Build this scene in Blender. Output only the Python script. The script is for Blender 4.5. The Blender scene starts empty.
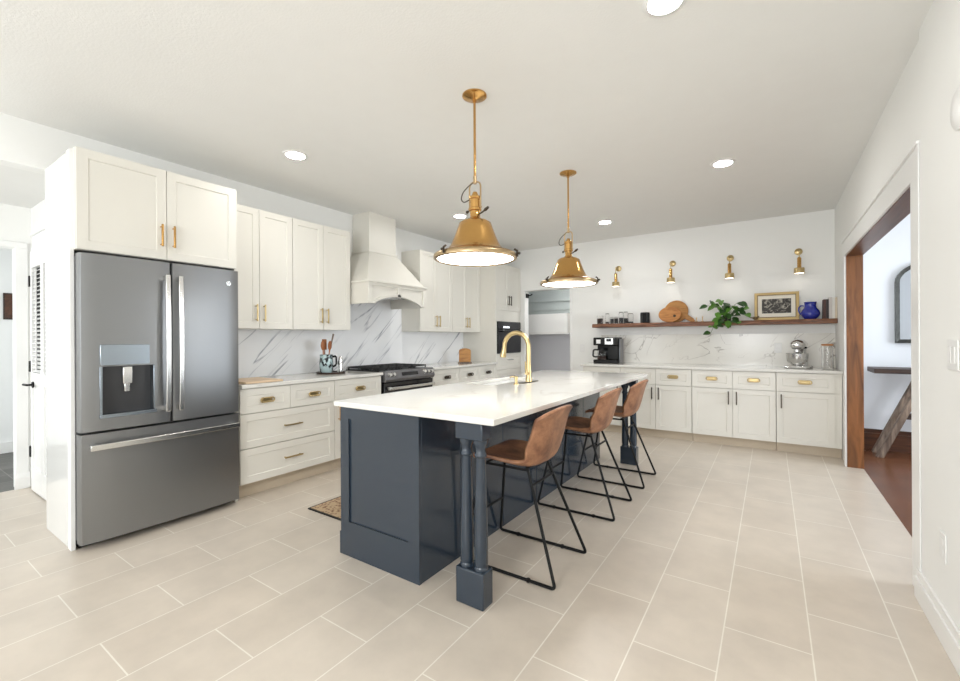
import bpy, bmesh, math, random
from mathutils import Vector, Matrix
random.seed(7)
PI = math.pi
scn = bpy.context.scene
COL = scn.collection
R90 = PI/2

# ------------------------------------------------------------------ camera
cam_d = bpy.data.cameras.new('camera'); cam = bpy.data.objects.new('camera', cam_d); COL.objects.link(cam)
cam_d.sensor_width = 36.0; cam_d.lens = 432.66/960*36.0
cam_d.shift_y = -1.92/960; cam_d.clip_start = 0.05
cam.location = (0, 0, 1.264)
cam.matrix_world = Matrix.Translation((0, 0, 1.264)) @ Matrix.Rotation(0.592, 4, 'Z') @ Matrix.Rotation(R90, 4, 'X') @ Matrix.Rotation(-0.0055, 4, 'Z')
scn.camera = cam

# ------------------------------------------------------------------ world, light, exposure
W = bpy.data.worlds.new('world'); scn.world = W; W.use_nodes = True
bg = W.node_tree.nodes['Background']; bg.inputs[0].default_value = (0.80, 0.90, 1.0, 1); bg.inputs[1].default_value = 1.0
scn.view_settings.view_transform = 'Standard'; scn.view_settings.look = 'None'
scn.view_settings.exposure = 0.42; scn.view_settings.gamma = 1.0; scn.view_settings.use_curve_mapping = False
def area(name, loc, rot, sx, sy, power, color=(1, 1, 1), spread=PI):
    l = bpy.data.lights.new(name, 'AREA'); l.shape = 'RECTANGLE'; l.size = sx; l.size_y = sy; l.energy = power
    l.color = color; l.spread = spread
    o = bpy.data.objects.new(name, l); COL.objects.link(o); o.location = loc; o.rotation_euler = rot
    return o
DAY = (0.95, 0.975, 1.0)
for wx, ww_, pw in ((-3.45, 0.9, 26), (-0.525, 1.25, 66)):       # daylight through the two windows of the rear wall
    area('window_daylight', (wx, -2.62, 1.55), (R90, 0, 0), ww_, 1.5, pw, DAY)
area('window_daylight', (3.9, 4.4, 1.5), (R90, 0, R90), 2.2, 1.7, 85, (0.86, 0.93, 1.0))     # added unseen lamp, bluish light for dining room and island side
area('window_daylight', (-6.3, -2.05, 1.5), (R90, 0, 0), 1.3, 1.5, 32, (0.93, 0.97, 1.0)) # added lamp to brighten the side room, no window there
area('window_daylight', (-4.7, -2.45, 1.45), (R90, 0, 0), 0.9, 1.5, 10, DAY)              # lamp added out of view to fill the hall

# ------------------------------------------------------------------ materials
def new_mat(name):
    m = bpy.data.materials.new(name); m.use_nodes = True
    nt = m.node_tree; b = nt.nodes['Principled BSDF']
    return m, nt, b
def c8(r, g, b):
    f = lambda c: ((c/255+0.055)/1.055)**2.4 if c > 10 else c/255/12.92
    return (f(r), f(g), f(b), 1)
def N(nt, t, **k):
    n = nt.nodes.new(t)
    for a, v in k.items(): setattr(n, a, v)
    return n
def plain(name, col, rough=0.5, metal=0.0, var=0.03, scale=8, bump=0.0, bscale=60, coat=0.0, **kw):
    m, nt, b = new_mat(name)
    tc = N(nt, 'ShaderNodeTexCoord'); no = N(nt, 'ShaderNodeTexNoise'); no.inputs['Scale'].default_value = scale
    no.inputs['Detail'].default_value = 4
    nt.links.new(tc.outputs['Object'], no.inputs['Vector'])
    mx = N(nt, 'ShaderNodeMix', data_type='RGBA')
    mx.inputs[6].default_value = tuple(min(1, c*(1-var)) for c in col[:3])+(1,)
    mx.inputs[7].default_value = tuple(min(1, c*(1+var)) for c in col[:3])+(1,)
    nt.links.new(no.outputs['Fac'], mx.inputs[0]); nt.links.new(mx.outputs[2], b.inputs['Base Color'])
    b.inputs['Roughness'].default_value = rough; b.inputs['Metallic'].default_value = metal
    if coat: b.inputs['Coat Weight'].default_value = coat; b.inputs['Coat Roughness'].default_value = 0.15
    if bump:
        n2 = N(nt, 'ShaderNodeTexNoise'); n2.inputs['Scale'].default_value = bscale; n2.inputs['Detail'].default_value = 5
        nt.links.new(tc.outputs['Object'], n2.inputs['Vector'])
        bp = N(nt, 'ShaderNodeBump'); bp.inputs['Strength'].default_value = bump; bp.inputs['Distance'].default_value = 0.01
        nt.links.new(n2.outputs['Fac'], bp.inputs['Height']); nt.links.new(bp.outputs['Normal'], b.inputs['Normal'])
    for a, v in kw.items(): b.inputs[a.replace('_', ' ')].default_value = v
    return m
def emis(name, col, strength):
    m, nt, b = new_mat(name); b.inputs['Base Color'].default_value = (0.9, 0.9, 0.9, 1)
    b.inputs['Emission Color'].default_value = col; b.inputs['Emission Strength'].default_value = strength
    return m
def wood(name, dark, light, axis='X', rough=0.45, scale=3.0, stretch=14, bump=0.15, rng=(0.3, 0.75)):
    m, nt, b = new_mat(name)
    tc = N(nt, 'ShaderNodeTexCoord'); mp = N(nt, 'ShaderNodeMapping')
    s = [stretch]*3; s['XYZ'.index(axis)] = 1.0
    mp.inputs['Scale'].default_value = s
    no = N(nt, 'ShaderNodeTexNoise'); no.inputs['Scale'].default_value = scale; no.inputs['Detail'].default_value = 8
    no.inputs['Distortion'].default_value = 1.2
    cr = N(nt, 'ShaderNodeValToRGB'); cr.color_ramp.elements[0].color = dark; cr.color_ramp.elements[1].color = light
    cr.color_ramp.elements[0].position = rng[0]; cr.color_ramp.elements[1].position = rng[1]
    nt.links.new(tc.outputs['Object'], mp.inputs[0]); nt.links.new(mp.outputs[0], no.inputs['Vector'])
    nt.links.new(no.outputs['Fac'], cr.inputs[0]); nt.links.new(cr.outputs[0], b.inputs['Base Color'])
    bp = N(nt, 'ShaderNodeBump'); bp.inputs['Strength'].default_value = bump; bp.inputs['Distance'].default_value = 0.01
    nt.links.new(no.outputs['Fac'], bp.inputs['Height']); nt.links.new(bp.outputs['Normal'], b.inputs['Normal'])
    b.inputs['Roughness'].default_value = rough
    return m
def marble(name, base, vein, rot, scl, scale, width, strength, rough=0.18, dist=1.0, base2=None, seed=0.0):
    """veins: narrow bands where a stretched, distorted noise crosses 0.5"""
    m, nt, b = new_mat(name)
    tc = N(nt, 'ShaderNodeTexCoord'); mp = N(nt, 'ShaderNodeMapping'); mp.vector_type = 'TEXTURE'
    mp.inputs['Rotation'].default_value = rot; mp.inputs['Scale'].default_value = scl; mp.inputs['Location'].default_value = (seed, seed, seed)
    nt.links.new(tc.outputs['Object'], mp.inputs[0])
    no = N(nt, 'ShaderNodeTexNoise'); no.inputs['Scale'].default_value = scale; no.inputs['Detail'].default_value = 3
    no.inputs['Roughness'].default_value = 0.45; no.inputs['Distortion'].default_value = dist
    nt.links.new(mp.outputs[0], no.inputs['Vector'])
    s = N(nt, 'ShaderNodeMath', operation='SUBTRACT'); s.inputs[1].default_value = 0.5; nt.links.new(no.outputs['Fac'], s.inputs[0])
    a = N(nt, 'ShaderNodeMath', operation='ABSOLUTE'); nt.links.new(s.outputs[0], a.inputs[0])
    r = N(nt, 'ShaderNodeMapRange'); r.inputs[1].default_value = 0; r.inputs[2].default_value = width; r.inputs[3].default_value = strength; r.inputs[4].default_value = 0
    nt.links.new(a.outputs[0], r.inputs[0])
    n2 = N(nt, 'ShaderNodeTexNoise'); n2.inputs['Scale'].default_value = scale*1.7; nt.links.new(mp.outputs[0], n2.inputs['Vector'])
    r2 = N(nt, 'ShaderNodeMapRange'); r2.inputs[1].default_value = 0.42; r2.inputs[2].default_value = 0.62; nt.links.new(n2.outputs['Fac'], r2.inputs[0])
    mu = N(nt, 'ShaderNodeMath', operation='MULTIPLY'); nt.links.new(r.outputs[0], mu.inputs[0]); nt.links.new(r2.outputs[0], mu.inputs[1])
    mb = N(nt, 'ShaderNodeMix', data_type='RGBA'); mb.inputs[6].default_value = base; mb.inputs[7].default_value = base2 or base
    n3 = N(nt, 'ShaderNodeTexNoise'); n3.inputs['Scale'].default_value = 2.5; nt.links.new(tc.outputs['Object'], n3.inputs['Vector']); nt.links.new(n3.outputs['Fac'], mb.inputs[0])
    mx = N(nt, 'ShaderNodeMix', data_type='RGBA'); mx.inputs[7].default_value = vein
    nt.links.new(mb.outputs[2], mx.inputs[6]); nt.links.new(mu.outputs[0], mx.inputs[0]); nt.links.new(mx.outputs[2], b.inputs['Base Color'])
    b.inputs['Roughness'].default_value = rough
    return m
def tiles(name, c1, c2, grout, bw, rh, mortar, ox, oy, rough=0.35, offset=0.5, swap=True, noise_amt=0.25, spec=0.5):
    m, nt, b = new_mat(name)
    g = N(nt, 'ShaderNodeNewGeometry'); sx = N(nt, 'ShaderNodeSeparateXYZ'); nt.links.new(g.outputs['Position'], sx.inputs[0])
    ax = N(nt, 'ShaderNodeMath', operation='ADD'); ax.inputs[1].default_value = ox+20*rh if swap else ox+20*bw
    ay = N(nt, 'ShaderNodeMath', operation='ADD'); ay.inputs[1].default_value = oy+20*bw if swap else oy+20*rh
    nt.links.new(sx.outputs[0], ax.inputs[0]); nt.links.new(sx.outputs[1], ay.inputs[0])
    cb = N(nt, 'ShaderNodeCombineXYZ')
    if swap: nt.links.new(ay.outputs[0], cb.inputs[0]); nt.links.new(ax.outputs[0], cb.inputs[1])
    else: nt.links.new(ax.outputs[0], cb.inputs[0]); nt.links.new(ay.outputs[0], cb.inputs[1])
    br = N(nt, 'ShaderNodeTexBrick'); br.offset = offset; br.inputs['Scale'].default_value = 1
    br.inputs['Brick Width'].default_value = bw; br.inputs['Row Height'].default_value = rh
    br.inputs['Mortar Size'].default_value = mortar; br.inputs['Mortar Smooth'].default_value = 0.1
    br.inputs['Color1'].default_value = c1; br.inputs['Color2'].default_value = c2; br.inputs['Mortar'].default_value = grout
    nt.links.new(cb.outputs[0], br.inputs['Vector'])
    no = N(nt, 'ShaderNodeTexNoise'); no.inputs['Scale'].default_value = 4; no.inputs['Detail'].default_value = 8; no.inputs['Roughness'].default_value = 0.6
    nt.links.new(g.outputs['Position'], no.inputs['Vector'])
    mr = N(nt, 'ShaderNodeMapRange'); mr.inputs[1].default_value = 0.3; mr.inputs[2].default_value = 0.7; mr.inputs[3].default_value = 1-noise_amt; mr.inputs[4].default_value = 1.0
    nt.links.new(no.outputs['Fac'], mr.inputs[0])
    mx = N(nt, 'ShaderNodeMix', data_type='RGBA', blend_type='MULTIPLY'); mx.inputs[0].default_value = 1
    nt.links.new(br.outputs['Color'], mx.inputs[6]); nt.links.new(mr.outputs[0], mx.inputs[7])
    nt.links.new(mx.outputs[2], b.inputs['Base Color'])
    b.inputs['Roughness'].default_value = rough; b.inputs['Specular IOR Level'].default_value = spec
    bp = N(nt, 'ShaderNodeBump'); bp.inputs['Strength'].default_value = 0.25; bp.inputs['Distance'].default_value = 0.003; bp.invert = True
    nt.links.new(br.outputs['Fac'], bp.inputs['Height']); nt.links.new(bp.outputs['Normal'], b.inputs['Normal'])
    return m

M = {}
M['wall'] = plain('wall_paint', c8(245, 245, 242), 0.7, var=0.01, bump=0.03, bscale=120)
M['ceiling'] = plain('ceiling_paint', c8(240, 240, 237), 0.9, var=0.015, bump=0.12, bscale=90)
M['trim'] = plain('trim_paint', c8(243, 243, 241), 0.3, var=0.005)
M['gloss_panel'] = plain('gloss_panel_paint', c8(240, 241, 239), 0.12, var=0.005, coat=0.4)
M['cab'] = plain('cabinet_paint', c8(231, 228, 219), 0.38, var=0.008)
M['toe'] = plain('toe_kick_paint', c8(205, 190, 168), 0.5, var=0.02)
M['navy'] = plain('island_slate_paint', c8(43, 54, 66), 0.16, var=0.03, coat=0.3)
M['brass'] = plain('brushed_brass', (0.60, 0.35, 0.12, 1), 0.22, 1.0, var=0.06, scale=20)
M['brass_rim'] = plain('antique_brass', (0.52, 0.38, 0.22, 1), 0.28, 1.0, var=0.06, scale=20)
M['gold'] = plain('satin_gold', (0.56, 0.43, 0.22, 1), 0.28, 1.0, var=0.04)
M['bronze'] = plain('dark_bronze', (0.09, 0.075, 0.06, 1), 0.35, 1.0, var=0.05)  # real dark bronze, and brass door pulls with shade in the colour
M['steel'] = plain('slate_steel', (0.275, 0.28, 0.285, 1), 0.36, 0.9, var=0.03, scale=3)
M['steel_dark'] = plain('slate_steel_edge', (0.2, 0.2, 0.21, 1), 0.35, 0.8, var=0.03)
M['disp'] = plain('dispenser_steel', (0.36, 0.41, 0.46, 1), 0.25, 1.0, var=0.05)
M['chrome'] = plain('polished_chrome', (0.82, 0.82, 0.82, 1), 0.14, 1.0, var=0.02)
M['satin'] = plain('satin_steel', (0.72, 0.72, 0.71, 1), 0.25, 1.0, var=0.02)
M['black'] = plain('black_enamel', (0.006, 0.006, 0.006, 1), 0.25, var=0.1, Specular_IOR_Level=0.25)
M['black_matte'] = plain('black_powder_coat', (0.006, 0.006, 0.006, 1), 0.5, var=0.1, Specular_IOR_Level=0.25)
M['iron'] = plain('cast_iron', (0.02, 0.02, 0.02, 1), 0.6, var=0.2, bump=0.2)
M['black_glass'] = plain('black_glass', (0.01, 0.01, 0.012, 1), 0.05, var=0.05)
M['white_plastic'] = plain('white_plastic', c8(240, 240, 238), 0.35, var=0.005)
M['glow'] = emis('lamp_diffuser', (1.0, 0.985, 0.96, 1), 12)
M['can_glow'] = emis('downlight_lens', (1.0, 0.985, 0.965, 1), 105)
M['sconce_glow'] = emis('sconce_bulb', (1.0, 0.93, 0.82, 1), 4)
M['pantry_glow'] = emis('pantry_lamp', (1.0, 0.98, 0.95, 1), 60)  # glow of the added fill light in the pantry
M['display'] = emis('oven_display', (0.85, 0.9, 1.0, 1), 1.0)
M['shelf_wood'] = wood('live_edge_walnut', c8(66, 38, 26), c8(156, 106, 76), 'X', 0.5, 3, 10, 0.4)
M['jamb_wood'] = wood('stained_jamb_wood', c8(84, 50, 24), c8(156, 100, 54), 'Z', 0.35, 2.0, 8)
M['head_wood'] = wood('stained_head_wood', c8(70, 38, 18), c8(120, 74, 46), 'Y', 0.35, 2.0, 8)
M['floor_wood'] = tiles('dining_plank_floor', c8(128, 78, 48), c8(104, 62, 36), c8(60, 34, 20), 1.2, 0.083, 0.0015, 0, 0, 0.25, 0.4, swap=False, noise_amt=0.35)
M['board'] = wood('acacia_wood', c8(150, 96, 44), c8(205, 152, 84), 'X', 0.4, 4, 6, 0.05)
M['board_dark'] = wood('teak_wood', c8(160, 98, 46), c8(208, 148, 84), 'X', 0.4, 8, 5, 0.05)
M['maple'] = wood('maple_wood', c8(196, 166, 132), c8(224, 200, 170), 'Y', 0.45, 3, 6, 0.05)
M['spoon_wood'] = wood('spoon_wood', c8(128, 70, 36), c8(178, 112, 64), 'Z', 0.45, 6, 5, 0.05)
M['grey_wood'] = wood('weathered_wood', c8(78, 62, 52), c8(158, 138, 120), 'Z', 0.7, 3, 8, 0.5)
M['dark_wood'] = wood('dark_stained_wood', c8(40, 28, 22), c8(72, 50, 38), 'X', 0.5, 3, 8, 0.2)
M['base_wood'] = wood('stained_baseboard', c8(58, 32, 18), c8(98, 58, 34), 'X', 0.35, 3, 8, 0.1)
M['tile'] = tiles('porcelain_tile', c8(211, 199, 184), c8(215, 204, 190), c8(238, 232, 220), 0.62, 0.3075, 0.0028, -0.4391, -3.09, 0.30, 0.5, noise_amt=0.14)
M['dark_tile'] = tiles('slate_floor_tile', c8(96, 94, 90), c8(112, 110, 106), c8(140, 138, 132), 0.3, 0.3, 0.004, 0, 0, 0.5, 0.0, noise_amt=0.4)
M['quartz'] = marble('white_quartz', c8(228, 226, 220), c8(196, 190, 178), (0, 0, 0.6), (1, 1, 1), 1.6, 0.012, 0.35, 0.06, 1.2)
M['splash'] = marble('veined_marble', c8(250, 250, 250), c8(136, 139, 150), (math.radians(-47), 0, 0), (1, 0.15, 1.7), 1.15, 0.024, 0.85, 0.12, 0.25, c8(244, 245, 247))
M['splash_back'] = marble('cream_marble', c8(233, 230, 222), c8(150, 142, 130), (0, math.radians(-35), 0), (0.9, 1, 0.5), 1.25, 0.011, 0.8, 0.20, 1.6, c8(226, 223, 214), 3.3)
M['leather'] = None
M['rug'] = None
M['blue_glaze'] = plain('cobalt_glaze', c8(28, 44, 150), 0.08, var=0.2, scale=10, coat=0.6)
M['leaf'] = plain('leaf_green', c8(98, 146, 58), 0.35, var=0.45, scale=14)
M['leaf2'] = plain('leaf_dark', c8(44, 82, 30), 0.35, var=0.35, scale=14)
M['stem'] = plain('stem_green', c8(92, 120, 60), 0.5)
M['pot'] = plain('pot_charcoal', c8(58, 56, 52), 0.5)
M['gilt'] = plain('gilt_frame', c8(190, 164, 112), 0.4, 0.3, var=0.08)
M['gilt_dark'] = plain('aged_gilt', c8(120, 100, 66), 0.45, 0.3, var=0.1)
M['mat_board'] = plain('mat_board', c8(240, 234, 220), 0.8, var=0.01)
M['paper'] = plain('page_paper', c8(235, 228, 212), 0.8)
M['ceramic'] = plain('crock_glaze', c8(112, 130, 136), 0.2, var=0.8, scale=34)
M['coffee'] = plain('dark_contents', c8(52, 32, 26), 0.6, var=0.4, scale=60)
M['charcoal'] = plain('dark_grey_contents', c8(46, 46, 50), 0.6, var=0.4, scale=60)
M['grey_blue'] = plain('pantry_wall_paint', c8(178, 186, 186), 0.7, var=0.01)
M['pantry'] = plain('pantry_low_wall_paint', c8(222, 223, 228), 0.7, var=0.01)
M['side_wall'] = plain('dining_wall_paint', c8(228, 230, 233), 0.7, var=0.01)
M['white_bright'] = plain('side_room_paint', c8(242, 243, 242), 0.7, var=0.005)
M['hood_dark'] = plain('hood_liner', c8(52, 52, 54), 0.35, 0.0)
M['mirror'] = plain('mirror_glass', (0.55, 0.57, 0.58, 1), 0.03, 1.0, var=0.01)
M['mirror_frame'] = plain('ornate_black_frame', c8(62, 62, 58), 0.35, 0.5, var=0.7, scale=60, bump=0.8, bscale=45)
def glass_mat():
    m, nt, b = new_mat('clear_glass')
    b.inputs['Base Color'].default_value = (1, 1, 1, 1); b.inputs['Roughness'].default_value = 0.02
    b.inputs['Transmission Weight'].default_value = 1.0; b.inputs['IOR'].default_value = 1.25
    return m
M['glass'] = glass_mat()
def leather_mat():
    m, nt, b = new_mat('tan_leather')
    tc = N(nt, 'ShaderNodeTexCoord')
    n1 = N(nt, 'ShaderNodeTexNoise'); n1.inputs['Scale'].default_value = 7; n1.inputs['Detail'].default_value = 9; n1.inputs['Roughness'].default_value = 0.65
    nt.links.new(tc.outputs['Object'], n1.inputs['Vector'])
    cr = N(nt, 'ShaderNodeValToRGB'); e = cr.color_ramp.elements
    e[0].position = 0.32; e[0].color = c8(92, 54, 36); e[1].position = 0.70; e[1].color = c8(190, 138, 102)
    nt.links.new(n1.outputs['Fac'], cr.inputs[0]); nt.links.new(cr.outputs[0], b.inputs['Base Color'])
    n2 = N(nt, 'ShaderNodeTexNoise'); n2.inputs['Scale'].default_value = 180; nt.links.new(tc.outputs['Object'], n2.inputs['Vector'])
    bp = N(nt, 'ShaderNodeBump'); bp.inputs['Strength'].default_value = 0.2; bp.inputs['Distance'].default_value = 0.002
    nt.links.new(n2.outputs['Fac'], bp.inputs['Height']); nt.links.new(bp.outputs['Normal'], b.inputs['Normal'])
    b.inputs['Roughness'].default_value = 0.42
    return m
M['leather'] = leather_mat()
def rug_mat():
    m, nt, b = new_mat('patterned_rug')
    tc = N(nt, 'ShaderNodeTexCoord')
    v = N(nt, 'ShaderNodeTexVoronoi'); v.inputs['Scale'].default_value = 42; nt.links.new(tc.outputs['Object'], v.inputs['Vector'])
    n1 = N(nt, 'ShaderNodeTexNoise'); n1.inputs['Scale'].default_value = 16; n1.inputs['Distortion'].default_value = 1.5; nt.links.new(tc.outputs['Object'], n1.inputs['Vector'])
    ad = N(nt, 'ShaderNodeMath', operation='ADD'); nt.links.new(v.outputs['Distance'], ad.inputs[0]); nt.links.new(n1.outputs['Fac'], ad.inputs[1])
    cr = N(nt, 'ShaderNodeValToRGB'); e = cr.color_ramp.elements
    e[0].position = 0.72; e[0].color = c8(128, 94, 70); e[1].position = 1.02; e[1].color = c8(190, 164, 132)
    nt.links.new(ad.outputs[0], cr.inputs[0]); nt.links.new(cr.outputs[0], b.inputs['Base Color']); b.inputs['Roughness'].default_value = 0.95
    return m
M['rug'] = rug_mat()
def glaze_mat():
    m, nt, b = new_mat('blotched_glaze')
    tc = N(nt, 'ShaderNodeTexCoord'); n1 = N(nt, 'ShaderNodeTexNoise'); n1.inputs['Scale'].default_value = 24; n1.inputs['Detail'].default_value = 2
    nt.links.new(tc.outputs['Object'], n1.inputs['Vector']); cr = N(nt, 'ShaderNodeValToRGB'); e = cr.color_ramp.elements
    e[0].position = 0.40; e[0].color = c8(28, 32, 38); e[1].position = 0.52; e[1].color = c8(176, 198, 200)
    nt.links.new(n1.outputs['Fac'], cr.inputs[0]); nt.links.new(cr.outputs[0], b.inputs['Base Color']); b.inputs['Roughness'].default_value = 0.15
    return m
M['ceramic'] = glaze_mat()
def art_mat():
    m, nt, b = new_mat('sketch_print')
    tc = N(nt, 'ShaderNodeTexCoord')
    n1 = N(nt, 'ShaderNodeTexNoise'); n1.inputs['Scale'].default_value = 17; n1.inputs['Detail'].default_value = 6; n1.inputs['Distortion'].default_value = 1.8
    nt.links.new(tc.outputs['Object'], n1.inputs['Vector'])
    cr = N(nt, 'ShaderNodeValToRGB'); e = cr.color_ramp.elements
    e[0].position = 0.50; e[0].color = c8(48, 44, 40); e[1].position = 0.66; e[1].color = c8(186, 180, 166)
    nt.links.new(n1.outputs['Fac'], cr.inputs[0]); nt.links.new(cr.outputs[0], b.inputs['Base Color']); b.inputs['Roughness'].default_value = 0.5
    return m
M['art'] = art_mat()

# ------------------------------------------------------------------ helpers
def sharp(me, ang=35):
    for p in me.polygons: p.use_smooth = True
    try: me.set_sharp_from_angle(angle=math.radians(ang))
    except Exception: pass
class MB:
    def __init__(s): s.bm = bmesh.new()
    def box(s, x0, x1, y0, y1, z0, z1):
        v = [s.bm.verts.new(p) for p in ((x0,y0,z0),(x1,y0,z0),(x1,y1,z0),(x0,y1,z0),(x0,y0,z1),(x1,y0,z1),(x1,y1,z1),(x0,y1,z1))]
        for f in ((3,2,1,0),(4,5,6,7),(0,1,5,4),(1,2,6,5),(2,3,7,6),(3,0,4,7)): s.bm.faces.new([v[i] for i in f])
        return s
    def prism(s, poly, a0, a1, axis='Z'):
        def P(p, a):
            return {'Z': (p[0], p[1], a), 'Y': (p[0], a, p[1]), 'X': (a, p[0], p[1])}[axis]
        A = [s.bm.verts.new(P(p, a0)) for p in poly]; B = [s.bm.verts.new(P(p, a1)) for p in poly]
        n = len(poly)
        fs = [s.bm.faces.new(A[::-1]), s.bm.faces.new(B)]
        for i in range(n): fs.append(s.bm.faces.new([A[i], A[(i+1) % n], B[(i+1) % n], B[i]]))
        bmesh.ops.recalc_face_normals(s.bm, faces=fs)
        return s
    def lathe(s, prof, c=(0, 0, 0), axis='Z', seg=28, cap=True):
        rings = []
        for (r, h) in prof:
            ring = []
            for k in range(seg):
                a = 2*PI*k/seg; u, w = r*math.cos(a), r*math.sin(a)
                p = {'Z': (u, w, h), 'Y': (u, h, w), 'X': (h, u, w)}[axis]
                ring.append(s.bm.verts.new((c[0]+p[0], c[1]+p[1], c[2]+p[2])))
            rings.append(ring)
        fs = []
        for a, b in zip(rings, rings[1:]):
            for k in range(seg): fs.append(s.bm.faces.new([a[k], a[(k+1) % seg], b[(k+1) % seg], b[k]]))
        if cap:
            fs.append(s.bm.faces.new(rings[0][::-1])); fs.append(s.bm.faces.new(rings[-1]))
        bmesh.ops.recalc_face_normals(s.bm, faces=fs)
        return s
    def cyl(s, c, r, h, axis='Z', seg=24, r2=None):
        return s.lathe([(r, 0), (r if r2 is None else r2, h)], c, axis, seg)
    def tube(s, pts, r, seg=10, closed=False, rs=None):
        pts = [Vector(p) for p in pts]; n = len(pts); rings = []
        up = None
        for i, p in enumerate(pts):
            if closed: t = (pts[(i+1) % n]-pts[i-1])
            else: t = pts[min(i+1, n-1)]-pts[max(i-1, 0)]
            t.normalize()
            if up is None:
                up = Vector((0, 0, 1)) if abs(t.z) < 0.9 else Vector((0, 1, 0))
            a = t.cross(up)
            if a.length < 1e-4: a = t.cross(Vector((1, 0, 0)))
            a.normalize(); b2 = a.cross(t).normalized(); up = b2
            rr = rs[i] if rs else r
            rings.append([s.bm.verts.new(p+a*rr*math.cos(2*PI*k/seg)+b2*rr*math.sin(2*PI*k/seg)) for k in range(seg)])
        fs = []
        m = n if closed else n-1
        for i in range(m):
            A, B = rings[i], rings[(i+1) % n]
            for k in range(seg): fs.append(s.bm.faces.new([A[k], A[(k+1) % seg], B[(k+1) % seg], B[k]]))
        if not closed:
            fs.append(s.bm.faces.new(rings[0][::-1])); fs.append(s.bm.faces.new(rings[-1]))
        bmesh.ops.recalc_face_normals(s.bm, faces=fs)
        return s
    def sphere(s, c, r, seg=16, sc=(1, 1, 1)):
        mt = Matrix.Translation(c) @ Matrix.Diagonal((sc[0], sc[1], sc[2], 1))
        bmesh.ops.create_uvsphere(s.bm, u_segments=seg, v_segments=max(8, seg//2), radius=r, matrix=mt)
        return s
    def build(s, name, mat, parent=None, bevel=0, smooth=35, loc=None, rot=None):
        me = bpy.data.meshes.new(name); s.bm.to_mesh(me); s.bm.free()
        if smooth: sharp(me, smooth)
        o = bpy.data.objects.new(name, me); COL.objects.link(o)
        me.materials.append(M[mat] if isinstance(mat, str) else mat)
        if parent: o.parent = parent
        if loc: o.location = loc
        if rot: o.rotation_euler = rot
        if bevel:
            md = o.modifiers.new('bevel', 'BEVEL'); md.width = bevel; md.segments = 2; md.limit_method = 'ANGLE'; md.angle_limit = math.radians(40)
        return o
def arc(c, r, a0, a1, n, plane='XZ'):
    out = []
    for i in range(n+1):
        a = math.radians(a0+(a1-a0)*i/n); u, w = r*math.cos(a), r*math.sin(a)
        out.append({'XZ': (c[0]+u, c[1], c[2]+w), 'YZ': (c[0], c[1]+u, c[2]+w), 'XY': (c[0]+u, c[1]+w, c[2])}[plane])
    return out
def fillet(pts, r, n=4):
    pts = [Vector(p) for p in pts]; out = [pts[0]]
    for i in range(1, len(pts)-1):
        a = (pts[i-1]-pts[i]); b = (pts[i+1]-pts[i]); ra = min(r, a.length*0.45, b.length*0.45)
        A = pts[i]+a.normalized()*ra; B = pts[i]+b.normalized()*ra
        for k in range(n+1):
            t = k/n; out.append(A*(1-t)**2+pts[i]*2*t*(1-t)+B*t*t)
    out.append(pts[-1]); return out
def tag(o, label=None, cat=None, group=None, kind=None):
    if label: o['label'] = label
    if cat: o['category'] = cat
    if group: o['group'] = group
    if kind: o['kind'] = kind
    return o
def thing(name, label, cat, loc=(0, 0, 0), rz=0, group=None):
    o = bpy.data.objects.new(name, None); COL.objects.link(o); o.location = loc; o.rotation_euler = (0, 0, rz)
    o.empty_display_size = 0.1
    return tag(o, label, cat, group)
def struct(name, mb, mat, parent=None, bevel=0, label=None):
    o = mb.build(name, mat, parent, bevel, smooth=30)
    if not parent: tag(o, label, None, None, 'structure')
    return o
def copy_tree(o, parent=None):
    c = o.copy(); COL.objects.link(c)
    if parent: c.parent = parent
    for ch in list(o.children): copy_tree(ch, c)
    return c
def dup(o, loc, label, rz=None, group=None):
    c = copy_tree(o); c.location = loc
    if rz is not None: c.rotation_euler = (0, 0, rz)
    tag(c, label, None, group); return c

# ------------------------------------------------------------------ room numbers
XL, XR, YB, ZC = -4.064, 0.61, 6.36, 2.72
YR = -2.6

# ------------------------------------------------------------------ setting
struct('floor', MB().box(-5.35, 0.73, YR, YB+2.2, -0.06, 0), 'tile', label='beige rectangular porcelain floor tiles with pale grout')
struct('ceiling', MB().box(XL-0.12, XR+0.12, YR-0.1, YB+0.1, ZC, ZC+0.1), 'ceiling')
# back wall with pantry opening x -3.345..-2.59, z<2.07
mb = MB(); mb.box(XL-0.12, -3.375, YB, YB+0.12, 0, ZC); mb.box(-3.375, -2.59, YB, YB+0.12, 2.045, ZC); mb.box(-2.59, XR+0.12, YB, YB+0.12, 0, ZC)
struct('wall_back', mb, 'wall')
# left wall
struct('wall_left', MB().box(XL-0.12, XL, 0.95, YB, 0, ZC).box(XL-0.011, XL, 0.803, 0.95, 0, 2.42).box(XL-0.12, XL, YR, 0.95, 2.42, ZC), 'wall')
# right wall with cased opening y 3.16..5.46
mb = MB(); mb.box(XR, XR+0.12, YR, 3.05, 0, ZC).box(XR-0.018, XR, YR, 2.885, 0, ZC); mb.box(XR, XR+0.12, 3.05, 5.47, 2.05, ZC); mb.box(XR, XR+0.12, 5.47, YB, 0, ZC)
struct('wall_right', mb, 'wall')
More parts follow.
